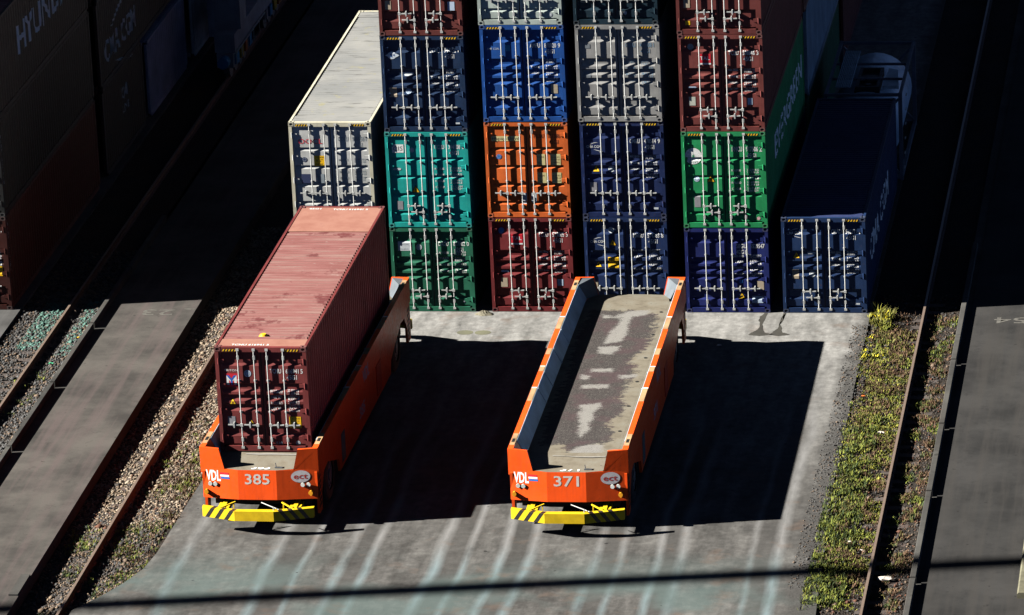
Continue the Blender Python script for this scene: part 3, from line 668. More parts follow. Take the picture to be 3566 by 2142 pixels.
def agv(label, number, loc, rot):
    t = thing('transport_vehicle', label, 'vehicle', loc, rot, 'driverless container vehicles')
    O = AG_O
    b = MB(); b.box(-1.28, 1.28, .28, AL-.28, .5, 1.45); b.box(-.7, .7, 3.2, AL-3.2, .36, .499); b.build('chassis', AG_BLK, t)
    for s in (-1, 1):
        P = [(.02,1.5),(AL-.02,1.5),(AL-.02,.3),(AL-.5,.3),(AL-.55,.75),(AL-.95,1.2),(AL-1.5,1.25),(11.0,.75),(10.9,.38),(3.1,.38),(3.0,.75),(1.5,1.25),(.95,1.2),(.55,.75),(.5,.3),(.16,.3),(.16,.79),(.02,.79)]
        b = MB(); b.prism(P, 'x', s*1.46, s*1.53); pn = b.build('side_panel', O, t)
        for y0 in (.17, AL-.46):
            for k in range(6):
                b = MB(); b.prism([(y0, .46+k*.15), (y0+.26, .50+k*.15), (y0+.26, .57+k*.15), (y0, .53+k*.15)], 'x', s*1.5305, s*1.536); b.build('vent_slot', AG_BLK, pn)
        b = MB(); b.box(min(s*1.531, s*1.55), max(s*1.531, s*1.55), 8.7, 9.4, .5, 1.36); b.build('access_door', splash((.6, .05, .02), 'door_red', .1), pn)
        b = MB(); b.box(min(s*1.531, s*1.54), max(s*1.531, s*1.54), 3.4, 3.9, .5, 1.3); b.build('service_hatch', paint((.05, .09, .10), .2), pn)
        # raised side wall
        b = MB(); wb = 1.20 if s < 0 else 1.345
        b.prism([(s*1.57,1.44),(s*1.57,2.15),(s*1.425,2.15),(s*wb,1.725),(s*wb,1.6),(s*1.455,1.5),(s*1.455,1.45)], 'y', .07, AL-.07); sw = b.build('side_wall', O, t)
        b = MB()
        for y0, y1 in ((.72, 4.76), (4.79, 9.6), (9.63, AL-.72)):
            b.prism([(s*1.42,2.146),(s*wb,1.722),(s*(wb-.012),1.727),(s*1.408,2.146)], 'y', y0, y1)
        for yy in (4.775, 6.1, 8.0, 9.615): b.prism([(s*1.405,2.14),(s*(wb-.01),1.727),(s*(wb-.03),1.735),(s*1.385,2.14)], 'y', yy-.03, yy+.03)
        b.build('wall_liner', AG_GREY, sw)
        for y0, y1 in ((.36, 1.22), (3.75, 4.75), (6.12, 6.5), (7.5, 8.0), (9.65, 10.6), (AL-1.22, AL-.36)):
            b = MB(); b.box(min(s*1.562, s*1.43), max(s*1.562, s*1.43), y0, y1, 2.1505, 2.155); b.build('rim_plate', RIM_TAN, sw)
        for yy in (4.8, 6.52, 10.68):
            b = MB(); b.box(min(s*1.568, s*1.428), max(s*1.568, s*1.428), yy-.035, yy+.035, 2.1505, 2.154); b.build('rim_mark', LOGOW, sw)
        for yy in (.7, AL-.7):
            b = MB(); b.box(min(s*1.535, s*1.455), max(s*1.535, s*1.455), yy-.13, yy+.13, 2.1552, 2.157); b.build('slot_shade_plate', BLK, sw)  # flat black plate stands in for the shade inside an open slot
        for yy in (2.0, AL-2.0):
            b = MB(); n = 26; r = .69
            prof = [(.0, .40), (.02, .62), (.07, r), (.38, r), (.43, .62), (.45, .40)]
            vs = [(s*(1.48-u), yy+q*math.cos(2*PI*k/n), .69+q*math.sin(2*PI*k/n)) for u, q in prof for k in range(n)]
            b.add(vs, [(i*n+k, i*n+(k+1) % n, (i+1)*n+(k+1) % n, (i+1)*n+k) for i in range(5) for k in range(n)])
            w = b.build('wheel', TYRE, t, smooth=False)
            b = MB(); b.tube((s*1.44, yy, .69), (s*1.2, yy, .69), .4, 20); b.tube((s*1.475, yy, .69), (s*1.44, yy, .69), .16, 12)
            for k in range(10): b.tube((s*1.46, yy+.28*math.cos(k*PI/5), .69+.28*math.sin(k*PI/5)), (s*1.44, yy+.28*math.cos(k*PI/5), .69+.28*math.sin(k*PI/5)), .03, 6)
            b.build('rim', HUB, w)
    # noses, ears, corner guides at both ends
    for e in (0, 1):
        fy = (lambda y: y) if e == 0 else (lambda y: AL-y)
        pl = [(-1.53, 0), (-.55, -.16), (.47, -.16), (1.53, 0), (1.53, .26), (-1.53, .26)]
        b = MB()
        lean = .055
        vs = [(x, fy(y), .775) for x, y in pl]+[(x, fy(y+(lean if y < .1 else 0)), 1.575) for x, y in pl]
        b.add(vs, [tuple(range(6)), tuple(range(6, 12))]+[(k, (k+1) % 6, 6+(k+1) % 6, 6+k) for k in range(6)])
        ns = b.build('nose', O, t)
        for s in (-1, 1):
            b = MB()
            P = [(s*1.57, 1.44), (s*1.0, 1.576), (s*.92, 1.576), (s*1.05, 2.13), (s*1.57, 2.149)]
            vs = [(x, fy(facet_y(max(-1.53, min(1.53, x)))+.058), z) for x, z in P]+[(x, fy(facet_y(max(-1.53, min(1.53, x)))+.13), z) for x, z in P]
            n = len(P); b.add(vs, [tuple(range(n)), tuple(range(n, 2*n))]+[(k, (k+1) % n, n+(k+1) % n, n+k) for k in range(n)])
            er = b.build('corner_guide', O, t)
            if e == 0: continue
            b = MB()
            q = [(s*1.05, fy(.0), 2.128), (s*.92, fy(-.01), 1.6), (s*1.42, fy(.8), 2.146), (s*1.2, fy(.75), 1.722), (s*1.44, fy(.1), 2.12), (s*1.3, fy(.1), 1.65)]
            b.add(q, [(0, 1, 2), (1, 3, 2), (0, 2, 4), (1, 5, 3), (0, 4, 5, 1)])
            b.build('guide_liner', paint((.085, .10, .115), .3, .6, 'guide_grey'), er)
        # lamps
        for x in (-1.32, -1.18, 1.15, 1.30):
            y = facet_y(x)+.015
            b = MB(); b.tube((x, fy(y-.03), 1.17), (x, fy(y), 1.17), .055, 14); b.build('headlight', LENS, ns)
        for x in (-1.42, 1.36):
            y = facet_y(x)
            b = MB(); b.tube((x, fy(y-.1), .97), (x, fy(y+.02), .97), .045, 10, 0); b.tube((x, fy(y-.11), .97), (x, fy(y-.1), .97), .06, 10, 0); b.box(x-.02, x+.02, min(fy(y-.08), fy(y+.01)), max(fy(y-.08), fy(y+.01)), .88, .95, 0); b.build('amber_lamp', AMBER, ns)
        # lettering on the nose
        def onface(a, z, l):
            sgn = 1 if e == 0 else -1
            x = a*sgn
            return (x, fy(facet_y(x)+lean*(z-.775)/.8-.004-l), z)
        def put(items, nm, m): 
            me = draped(items, [(0, [-.55 if e == 0 else .55, .47 if e == 0 else -.47])], onface); link(me, nm, m, ns)
        v, f = text2d(number, .27, .66, .015); put([(v, f, -.37, 1.2, 0)], 'number_lettering', plain((.5, .47, .44), .6, 0, 'number_white'))
        v, f = text2d('VDL', .27, .40, .03); put([(v, f, -1.43, 1.255, 0)], 'maker_lettering', LOGOW)
        for k, (m, z) in enumerate(((plain((.5, .02, .03), .5, 0, 'flag_red'), 1.39), (LOGOW, 1.33), (plain((.02, .12, .42), .5, 0, 'flag_blue'), 1.27))):
            v, f = rect2d(.24, .05); put([(v, f, -1.05+.012*k, z+.045, .0012)], 'flag_stripe', m)
        v, f = disc2d(.25, 28, .165); put([(v, f, 1.1, 1.39, 0)], 'company_oval', plain((.80, .76, .75), .5, 0, 'oval_white'))
        v, f = text2d('ect', .15, .36, .012); put([(v, f, .92, 1.325, .0014)], 'company_lettering', plain((.62, .06, .03), .5, 0, 'logo_red'))
        # bumper
        Pp = [(-1.47, -.5), (-.55, -.83), (.49, -.83), (1.49, -.5), (1.49, -.36), (.49, -.66), (-.55, -.66), (-1.47, -.36)]
        b = MB(); b.prism([(x, fy(y)) for x, y in Pp], 'z', .43, .70); bp = b.build('bumper', YEL, t)
        def stripe(x0, x1, sl):
            def yb(x): return -.5-.33*(x+1.47)/.92 if x < 0 else -.5-.33*(1.49-x)/1.0
            h = .29
            q = [(x0, .43), (x1, .43), (x1+sl, .70), (x0+sl, .70)]
            b = MB(); vs = [(x, fy(yb(x)-.004), z) for x, z in q]
            # carry the stripe over the top edge
            vs += [(x1+sl, fy(yb(x1+sl)-.003), .7025), (x0+sl, fy(yb(x0+sl)-.003), .7025), (x1+sl*1.35, fy(yb(x1+sl)+.13), .7025), (x0+sl*1.35, fy(yb(x0+sl)+.13), .7025)]
            b.add(vs, [(0, 1, 2, 3), (5, 4, 6, 7)]); b.build('bumper_stripe', BLK, bp)
        for x in (-1.40, -1.13, -.86): stripe(x, x+.11, .18)
        for x in (.84, 1.08, 1.32): stripe(x-.04, x+.07, -.18)
        for s in (-1, 1):
            b = MB()
            b.bar((s*.95, fy(.3), .64), (s*.95, fy(-.5), .58), .11, .08); b.bar((s*.62, fy(-.3), .765), (s*1.0, fy(-.6), .69), .032, .03); b.bar((s*.66, fy(-.32), .765), (s*.66, fy(-.34), .6), .03, .03)
            b.prism([(s*.8, .5), (s*1.1, .5), (s*1.1, .62), (s*.8, .62)], 'y', fy(-.5), fy(.2))
            b.build('bumper_arm', YEL, bp)
        b = MB(); b.tube((.1, fy(-.42), .80), (.62, fy(-.75), .735), .012, 6); b.tube((.48, fy(-.74), .71), (.48, fy(-.74), .8), .014, 6); b.build('antenna', GALV, bp)
    # deck
    b = MB(); b.box(-1.19, 1.34, .95, AL-.95, 1.6, 1.72)
    for e in (0, 1):
        fy = (lambda y: y) if e == 0 else (lambda y: AL-y)
        P = [(-1.19, .95, 1.72), (1.19, .95, 1.72), (1.1, .25, 1.65), (.9, -.02, 1.59), (.47, -.10, 1.577), (-.55, -.10, 1.577), (-.9, -.02, 1.59), (-1.1, .25, 1.65)]
        b.add([(x, fy(y), z) for x, y, z in P], [(0, 1, 2, 7), (7, 2, 3, 6), (6, 3, 4, 5)])
    if number == '371':
        b.v.pop; nx, ny = 74, 380; xs = np.linspace(-1.185, 1.185, nx); ysd = np.linspace(.955, AL-.955, ny)
        gx_, gy_ = np.meshgrid(xs, ysd); o0 = len(b.v)
        b.add([(float(x), float(y), 1.7215) for x, y in zip(gx_.ravel(), gy_.ravel())], [(j*nx+i, j*nx+i+1, (j+1)*nx+i+1, (j+1)*nx+i) for j in range(ny-1) for i in range(nx-1)])
    d = b.build('deck', dk, t)
    if number == '371':
        def sdist(poly):
            P = np.array(poly, float); Q = np.roll(P, -1, 0); x = gx_.ravel(); y = gy_.ravel()
            dm = np.full(x.shape, 9.); ins = np.zeros(x.shape, bool)
            for (ax, ay), (bx_, by) in zip(P, Q):
                ex, ey = bx_-ax, by-ay; u = np.clip(((x-ax)*ex+(y-ay)*ey)/(ex*ex+ey*ey), 0, 1)
                dm = np.minimum(dm, np.hypot(x-ax-u*ex, y-ay-u*ey))
                c_ = (ay > y) != (by > y)
                with np.errstate(divide='ignore', invalid='ignore'): ins ^= c_ & (x < (bx_-ax)*(y-ay)/(by-ay)+ax)
            return np.where(ins, dm, -dm)
        for nm, val in (('coating', sdist(TAR)), ('bare', np.max([sdist(w_) for w_ in WORN], 0))):
            at = d.data.attributes.new(nm, 'FLOAT', 'POINT'); full = np.full(len(d.data.vertices), -1.); full[o0:] = np.clip(val, -1, 1); at.data.foreach_set('value', full.astype(np.float32))
    else:
        for nm in ('coating', 'bare'):
            at = d.data.attributes.new(nm, 'FLOAT', 'POINT'); at.data.foreach_set('value', np.full(len(d.data.vertices), -1., np.float32))
    rn = random.Random(5 if number == '371' else 9)
    if number == '371':
        for k in range(6):
            y = 2.6+k*1.95; x = 1.02+rn.uniform(-.02, .05)
            b = MB(); b.tube((x, y, 1.72), (x, y, 1.735), .045, 10); b.build('deck_socket', BLK, d)
    sheet(ragged([(-.5, .74), (.9, .70), (.9, .76), (-.5, .80)], 2, .05, rn), 1.712, 'deck_seam', plain((.22, .21, .19), .8, 0, 'seam'), d)
    v, f = text2d(number, .22, .5, .02); link(draped([(v, f, -.2, -.06, 0)], None, lambda a, b_, l: (a, b_, 1.592+.085*(b_+.1))), 'deck_lettering', LOGOW, d)
    b = MB(); b.box(.42, .62, .0, .05, 1.6, 1.63); b.bar((.46, .02, 1.62), (.44, .03, 1.74), .02, .02); b.build('deck_bracket', HUB, d)
    # side lettering
    for nm, y, z, h, w in (('VDL', 6.6, 1.6, .36, .95), (number, 6.1, .75, .32, .8)):
        v, f = text2d(nm, h, w, .02); xx = 1.576 if z > 1.44 else 1.535
        link(draped([(v, f, y, z, 0)], None, lambda a, b_, l: (xx, a, b_)), 'side_lettering', plain((.4, .4, .46), .6, 0, 'side_white3'), t)
    return t
agv('orange driverless vehicle carrying the maroon container, number 385 on its nose', '385', (-.60, -17.45, 0), -.009)
agv('orange driverless vehicle with an empty stained deck, number 371 on its nose', '371', (7.535, -17.4, 0), .005)

# ------------------------------------------------------------------ ground
YF, YB_ = -60, 90
# concrete pad with wheel tracks
cm, nt, b_ = new_mat('pad_concrete')
geo = N(nt, 'ShaderNodeNewGeometry'); sep = N(nt, 'ShaderNodeSeparateXYZ'); L(nt, geo.outputs['Position'], sep.inputs[0])
f1 = noise(nt, pos(nt), .55, 5, .62); f2 = noise(nt, pos(nt, (1, .22, 1)), 2.2, 5, .65); f3 = noise(nt, pos(nt), 26, 5, .75)
base = ramp(nt, f1, [(.3, (.075, .073, .070)), (.5, (.118, .115, .110)), (.7, (.155, .152, .145))])
# wheel tracks: pale dust lines beside darker rubber bands, running with the traffic
wob = N(nt, 'ShaderNodeMath', operation='MULTIPLY_ADD'); wob.inputs[1].default_value = .55
L(nt, noise(nt, pos(nt, (.1, .16, 1)), 1.0, 2), wob.inputs[0]); L(nt, sep.outputs['X'], wob.inputs[2])
mr = N(nt, 'ShaderNodeMapRange'); mr.inputs['From Min'].default_value = -3.725; mr.inputs['From Max'].default_value = 14.275; L(nt, wob.outputs[0], mr.inputs['Value'])
def trk(x): return (x+4)/18
pale = [-2.2, .12, .97, 2.0, 2.66, 4.37, 5.08, 5.96, 6.68, 8.42, 9.07, 10.05, 10.65, 12.47, 13.13]
hs = [.7, .8, .8, .7, .9, 1, .9, 1, .9, .8, .7, .9, .7, .6, 1]
def M_(op, *a, clamp=False):
    n = N(nt, 'ShaderNodeMath', operation=op); n.use_clamp = clamp
    for k_, v in enumerate(a):
        if hasattr(v, 'links'): L(nt, v, n.inputs[k_])
        else: n.inputs[k_].default_value = v
    return n.outputs[0]
XW = M_('SUBTRACT', wob.outputs[0], wob.inputs[1].default_value*.5)
pl_sum = None
for x, h_ in zip(pale, hs):
    q = M_('MULTIPLY', M_('MULTIPLY_ADD', M_('ABSOLUTE', M_('SUBTRACT', XW, x)), -1/(.13+.1*((x*7.3) % 1)), 1., clamp=True), h_)
    pl_sum = q if pl_sum is None else M_('MAXIMUM', pl_sum, q)
mp = [(0, 0)]
for a_, c_ in ((.12, .97), (2.0, 2.66), (4.37, 5.08), (5.96, 6.68), (8.42, 9.07), (10.05, 10.65), (12.47, 13.13)):
    mp += [(trk(a_+.02), 0), (trk(a_+.16), 1), (trk(c_-.16), 1), (trk(c_-.02), 0)]
band = ramp(nt, mr.outputs[0], mp)
fadey = N(nt, 'ShaderNodeMapRange'); fadey.inputs['From Min'].default_value = -3; fadey.inputs['From Max'].default_value = -13; L(nt, sep.outputs['Y'], fadey.inputs['Value'])
def mul(a, b):
    n = N(nt, 'ShaderNodeMath', operation='MULTIPLY'); n.use_clamp = True
    for k_, v in enumerate((a, b)):
        if hasattr(v, 'links'): L(nt, v, n.inputs[k_])
        else: n.inputs[k_].default_value = v
    return n.outputs[0]
gyb = N(nt, 'ShaderNodeMapRange'); gyb.inputs['From Min'].default_value = -18.6; gyb.inputs['From Max'].default_value = -20.5; L(nt, sep.outputs['Y'], gyb.inputs['Value']); gyb = gyb.outputs[0]
streak = ramp(nt, f2, [(.3, .35), (.62, 1)])
hi = mul(mul(pl_sum, fadey.outputs[0]), streak)
lo = mul(mul(mul(band, .6), fadey.outputs[0]), streak)
f4 = noise(nt, pos(nt), 3.5, 6, .7)
cc = mix(nt, fadey.outputs[0], (.27, .268, .258), base)
cc = mix(nt, 1, cc, ramp(nt, f4, [(.32, .72), (.5, .97), (.68, 1.3)]), 'MULTIPLY')
cc = mix(nt, .7, cc, mix(nt, 1, cc, ramp(nt, f2, [(.32, .5), (.68, 1.45)]), 'MULTIPLY'))
cc = mix(nt, lo, cc, (.058, .056, .054)); cc = mix(nt, hi, cc, mix(nt, gyb, (.28, .28, .28), (.22, .29, .31)))
gz = noise(nt, pos(nt), .32, 3, .5)                     # greenish worn patches
gy = N(nt, 'ShaderNodeMapRange'); gy.inputs['From Min'].default_value = -19; gy.inputs['From Max'].default_value = -21.5; L(nt, sep.outputs['Y'], gy.inputs['Value'])
cc = mix(nt, mul(gy.outputs[0], ramp(nt, gz, [(.42, 0), (.56, .6)])), cc, (.115, .165, .16))
cc = mix(nt, ramp(nt, noise(nt, pos(nt), .8, 3), [(.58, 0), (.70, .4)]), cc, (.18, .125, .095))
# loose gravel along the right edge of the pad
gx = N(nt, 'ShaderNodeMath', operation='MULTIPLY_ADD'); gx.inputs[1].default_value = 1.5; L(nt, noise(nt, pos(nt), .7, 6, .7), gx.inputs[0]); L(nt, sep.outputs['X'], gx.inputs[2])
ge = N(nt, 'ShaderNodeMapRange'); ge.inputs['From Min'].default_value = 14.2; ge.inputs['From Max'].default_value = 14.65; L(nt, gx.outputs[0], ge.inputs['Value'])
cc = mix(nt, mul(ge.outputs[0], .85), cc, ramp(nt, noise(nt, pos(nt), 22, 5, .8), [(.3, (.03, .03, .03)), (.5, (.07, .068, .065)), (.7, (.14, .135, .125))]))
cc = mix(nt, ramp(nt, f3, [(.30, .8), (.40, 0)]), cc, (.04, .038, .036))
sc_ = noise(nt, pos(nt, (1, 1.2, 1)), 2.6, 2, .5)
cc = mix(nt, ramp(nt, sc_, [(.735, 0), (.755, .85)]), cc, (.025, .025, .025))
cc = mix(nt, ramp(nt, noise(nt, pos(nt), 7, 2, .5), [(.76, 0), (.775, .85)]), cc, (.025, .025, .025))
L(nt, cc, b_.inputs['Base Color']); b_.inputs['Roughness'].default_value = .88; bump(nt, b_, f3, .25, .01)

def asphalt(name, lo, hi, tint, sx=(2.5, .12, 1)):
    m, nt, b = new_mat(name)
    f1 = noise(nt, pos(nt), .5, 5, .6); f2 = noise(nt, pos(nt, sx), 1.2, 4); f3 = noise(nt, pos(nt), 30, 4, .7)
    c = ramp(nt, f1, [(.36, tuple(x*.8 for x in lo)), (.5, tuple((x+y)/2 for x, y in zip(lo, hi))), (.64, tuple(x*1.12 for x in hi))])
    c = mix(nt, ramp(nt, noise(nt, pos(nt), 1.7, 7, .75), [(.55, 0), (.7, .55)]), c, tuple(x*.55 for x in lo))
    c = mix(nt, ramp(nt, f2, [(.45, 0), (.65, .6)]), c, tint)
    c = mix(nt, ramp(nt, f3, [(.3, .5), (.42, 0)]), c, tuple(x*.4 for x in lo))
    c = mix(nt, ramp(nt, noise(nt, pos(nt), 3.1, 2), [(.7, 0), (.73, .5)]), c, tuple(x*.3 for x in lo))
    L(nt, c, b.inputs['Base Color']); b.inputs['Roughness'].default_value = .9; bump(nt, b, f3, .2, .008); return m
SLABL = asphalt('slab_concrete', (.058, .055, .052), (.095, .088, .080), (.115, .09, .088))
SLABR = asphalt('slab_asphalt', (.042, .042, .042), (.058, .057, .056), (.068, .064, .06))
KERB = asphalt('kerb_concrete', (.07, .07, .068), (.12, .118, .11), (.1, .09, .08))
APRON = asphalt('apron_concrete', (.09, .09, .09), (.13, .13, .128), (.15, .15, .15))
gm_, nt, b_ = new_mat('ballast_bed')
vo = N(nt, 'ShaderNodeTexVoronoi'); vo.inputs['Scale'].default_value = 16; L(nt, pos(nt), vo.inputs['Vector'])
cc = ramp(nt, vo.outputs['Distance'], [(0, (.075, .066, .056)), (.6, (.035, .03, .027))])
L(nt, mix(nt, ramp(nt, noise(nt, pos(nt), .7, 4), [(.45, 0), (.6, .6)]), cc, (.045, .032, .022)), b_.inputs['Base Color']); b_.inputs['Roughness'].default_value = .95
bump(nt, b_, vo.outputs['Distance'], .8, .04)
def strip(name, xz, m, y0=YF, y1=YB_, ny=60, jit=0):
    """a long ground strip swept along y from a cross-section of (x, z) points"""
    b = MB(); n = len(xz); vs = []
    for j in range(ny+1):
        y = y0+(y1-y0)*j/ny
        for x, z in xz: vs.append((x, y, z+random.uniform(-jit, jit)))
    b.add(vs, [(j*n+i, j*n+i+1, (j+1)*n+i+1, (j+1)*n+i) for j in range(ny) for i in range(n-1)])
    return kind(b.build(name, m), 'structure')
b = MB(); b.box(-400, 400, -300, 600, -.9, -.62); kind(b.build('ground', plain((.04, .036, .03), .95, 0, 'earth', .3, 1)), 'structure')
# pad outline: left edge curves outward towards the viewer
LE = [(-2.86, 90), (-2.86, 0), (-2.88, -14), (-2.95, -17), (-3.0, -19.5), (-3.12, -20.6), (-3.45, -21.7), (-3.95, -22.8), (-4.35, -23.5), (-4.45, -60)]
RE = [(14.45, -60), (14.45, -24), (14.3, -20), (14.12, -16), (14.05, -9), (14.0, 0), (14.0, 90)]
b = MB(); b.prism(LE+RE, 'z', -.5, 0); kind(b.build('concrete_pad', cm), 'structure')
# slabs
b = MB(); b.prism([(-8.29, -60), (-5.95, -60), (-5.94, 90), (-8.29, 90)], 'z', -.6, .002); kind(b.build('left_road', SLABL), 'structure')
b = MB(); b.prism([(16.88, -60), (26, -60), (26, 90), (16.88, 90)], 'z', -.6, .002); kind(b.build('right_road', SLABR), 'structure')
b = MB(); b.box(-60, -11.25, YF, YB_, -.6, .0); kind(b.build('block_floor', APRON), 'structure')
strip('ballast_left', [(-11.25, -.1), (-10.6, -.14), (-9.8, -.17), (-9.2, -.14), (-8.77, -.08)], gm_, ny=200, jit=.02)
strip('drain_left', [(-8.62, -.02), (-8.29, -.02)], KERB)
strip('ballast_bed', [(-5.95, -.36), (-5.3, -.33), (-4.65, -.26), (-4.0, -.2), (-3.3, -.1), (-2.8, -.04), (-2.6, -.03)], gm_, ny=200, jit=.025)
strip('verge', [(13.6, -.06), (14.2, -.05), (14.8, -.08), (15.55, -.16), (16.2, -.12), (16.6, -.08)], gm_, ny=200, jit=.02)
strip('drain_right', [(16.6, -.03), (16.9, -.03)], KERB)
rn = random.Random(3)
# dark run-off stains at the foot of the stacks
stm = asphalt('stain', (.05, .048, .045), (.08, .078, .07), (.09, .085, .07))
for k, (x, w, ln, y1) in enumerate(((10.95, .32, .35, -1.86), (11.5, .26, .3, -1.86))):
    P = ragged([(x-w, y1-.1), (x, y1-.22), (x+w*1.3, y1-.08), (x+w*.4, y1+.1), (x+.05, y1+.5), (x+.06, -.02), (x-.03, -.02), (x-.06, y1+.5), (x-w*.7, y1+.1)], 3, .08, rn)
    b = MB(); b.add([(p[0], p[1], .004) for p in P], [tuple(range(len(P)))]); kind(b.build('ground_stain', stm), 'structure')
for x, y in ((2.4, -1.88), (2.92, -1.88)):
    P = [(x+.24*math.cos(a), y+.2*math.sin(a)) for a in np.linspace(0, 2*PI, 18, endpoint=False)]; P = ragged(P, 2, .1, rn)
    b = MB(); b.add([(p[0], p[1], .004) for p in P], [tuple(range(len(P)))]); kind(b.build('ground_stain', asphalt('moss_stain', (.06, .06, .04), (.1, .1, .06), (.12, .12, .08))), 'structure')
# sand heap against the container foot
def heap(x, y, r, h, m, label):
    b = MB(); n = 22; rn = random.Random(x); vs = [(x, y, h)]; fs = []
    for q in range(1, 6):
        for k in range(n):
            a = 2*PI*k/n; rr_ = r*q/5*(1+rn.uniform(-.12, .12)); vs.append((x+rr_*math.cos(a)*1.2, y+rr_*math.sin(a)*.6, max(.002, h*(1-(q/5)**1.5)*(1+rn.uniform(-.2, .2))) if q < 5 else .001))
    for k in range(n): fs.append((0, 1+k, 1+(k+1) % n))
    for q in range(4):
        for k in range(n): fs.append((1+q*n+k, 1+q*n+(k+1) % n, 1+(q+1)*n+(k+1) % n, 1+(q+1)*n+k))
    b.add(vs, fs); o = b.build('sand_heap', m); tag(o, label, 'sand heap'); return o
SAND = plain((.24, .22, .16), .95, 0, 'sand', .25, 12)
heap(2.72, -.24, .24, .12, SAND, 'small sand heap between the dark green and maroon ground containers')

# painted road signs, worn
PM = plain((.15, .145, .13), .8, 0, 'worn_road_paint', .35, 9)
for s, x, y in (('23', -6.55, .05), ('54', 18.55, -.35)):
    v, f = text2d(s, .5, .95, .01); v = -v
    o = link(draped([(v, f, x, y, 0)], None, lambda a, b_, l: (a, b_, .0065)), 'road_marking', PM); kind(o, 'structure')
b = MB(); b.box(-6.3, -5.98, .08, .16, .004, .0065); kind(b.build('road_marking', PM), 'structure')

# kerbs with open joints (light slips through the joints across the drain)
YJL = [-22.4, -17.25, -12.06, -6.81, -1.63, 3.6, 8.8]
def kerbs(x0, x1, ys_, lab, grp):
    for k in range(len(ys_)-1):
        b = MB(); a, c = ys_[k]+.045, ys_[k+1]-.045
        bv = .012
        b.prism([(x0, -.4), (x0, .165-bv), (x0+bv, .165), (x1-bv, .165), (x1, .165-bv), (x1, -.4)], 'y', a, c)
        o = b.build('kerb_block', KERB)
        tag(o, lab+(', nearest the viewer', ', second from the viewer', ', third from the viewer', ', fourth from the viewer', ', fifth, entering the shade', ', farthest in the shade')[min(k, 5)], 'kerb', grp)
kerbs(-8.77, -8.63, [-27.6, -22.4, -17.25, -12.06, -6.81, -1.63, 3.6][1:]+[8.8], 'long low concrete kerb block beside the left road', 'kerb blocks beside the left road')
kerbs(16.60, 16.75, [-26.3, -21.01, -14.866, -9.706, -4.445, 1.0, 6.2][0:], 'long low concrete kerb block beside the right road', 'kerb blocks beside the right road')
b = MB(); b.prism([(19.32, -.3), (19.32, .12), (19.36, .16), (19.5, .16), (19.54, .12), (19.54, -.3)], 'y', -21.95, -16.5); tag(b.build('kerb_block', plain((.11, .105, .07), .8, 0, 'yellowed_kerb', .3, 4)), 'short yellowish kerb stone at the lower right picture edge', 'kerb')
b = MB(); b.prism([(-6.2, -.3), (-6.2, .05), (-5.96, .05), (-5.96, -.3)], 'y', -22.6, -21.2); tag(b.build('kerb_block', KERB), 'short pale kerb stone ending the left road at the lower left', 'kerb')

# rails
RUST = paint((.05, .026, .018), .5, .6, 'rail_rust'); RTOP = plain((.2, .15, .12), .45, .3, 'rail_head')
def rail(x, z, h, label, y0=-60, y1=60):
    t = thing('crane_rail', label, 'rail', (x, 0, z), 0, 'crane rails')
    b = MB(); b.prism([(-.075, 0), (.075, 0), (.075, .012), (.012, .035), (.012, h-.045), (.036, h-.03), (.036, h-.004), (-.036, h-.004), (-.036, h-.03), (-.012, h-.045), (-.012, .035), (-.075, .012)], 'y', y0, y1); b.build('rail_profile', RUST, t)
    b = MB(); b.box(-.034, .034, y0, y1, h-.0039, h+.001); b.build('running_surface', RTOP, t)
    return t
rail(-9.8, -.15, .21, 'rusty crane rail on ballast left of the left road')
rail(-4.65, -.25, .27, 'rusty crane rail on gravel left of the loaded vehicle')
rail(15.55, -.14, .25, 'dark crane rail beside the grass verge on the right')
# sleepers
SLP = asphalt('sleeper', (.07, .055, .048), (.11, .09, .08), (.12, .075, .06))
k = 0
def sleepers(x0, x1, z, ya, yb, dy, lab, grp):
    me = None; y = ya
    while y < yb:
        if me is None:
            b = MB(); b.prism([(x0, -.1), (x0, .0), (x0+.02, .02), (x1-.02, .02), (x1, .0), (x1, -.1)], 'y', -.13, .13); me = b.mesh('sleeper')
        o = link(me, 'sleeper', SLP, None, (random.uniform(-.02, .02), y+random.uniform(-.02, .02), z)); tag(o, lab, 'sleeper', grp); y += dy
sleepers(-10.7, -9.0, -.155, -14, 2, .66, 'flat concrete sleeper half buried in ballast under the far left rail', 'sleepers under the far left rail')
sleepers(-5.15, -4.0, -.30, -24, 1.5, .66, 'flat sleeper half buried in gravel beside the loaded vehicle', 'sleepers under the rail beside the loaded vehicle')
sleepers(14.95, 16.45, -.142, -24, 1.5, .66, 'flat sleeper half buried under the right rail beside the grass', 'sleepers under the right rail')

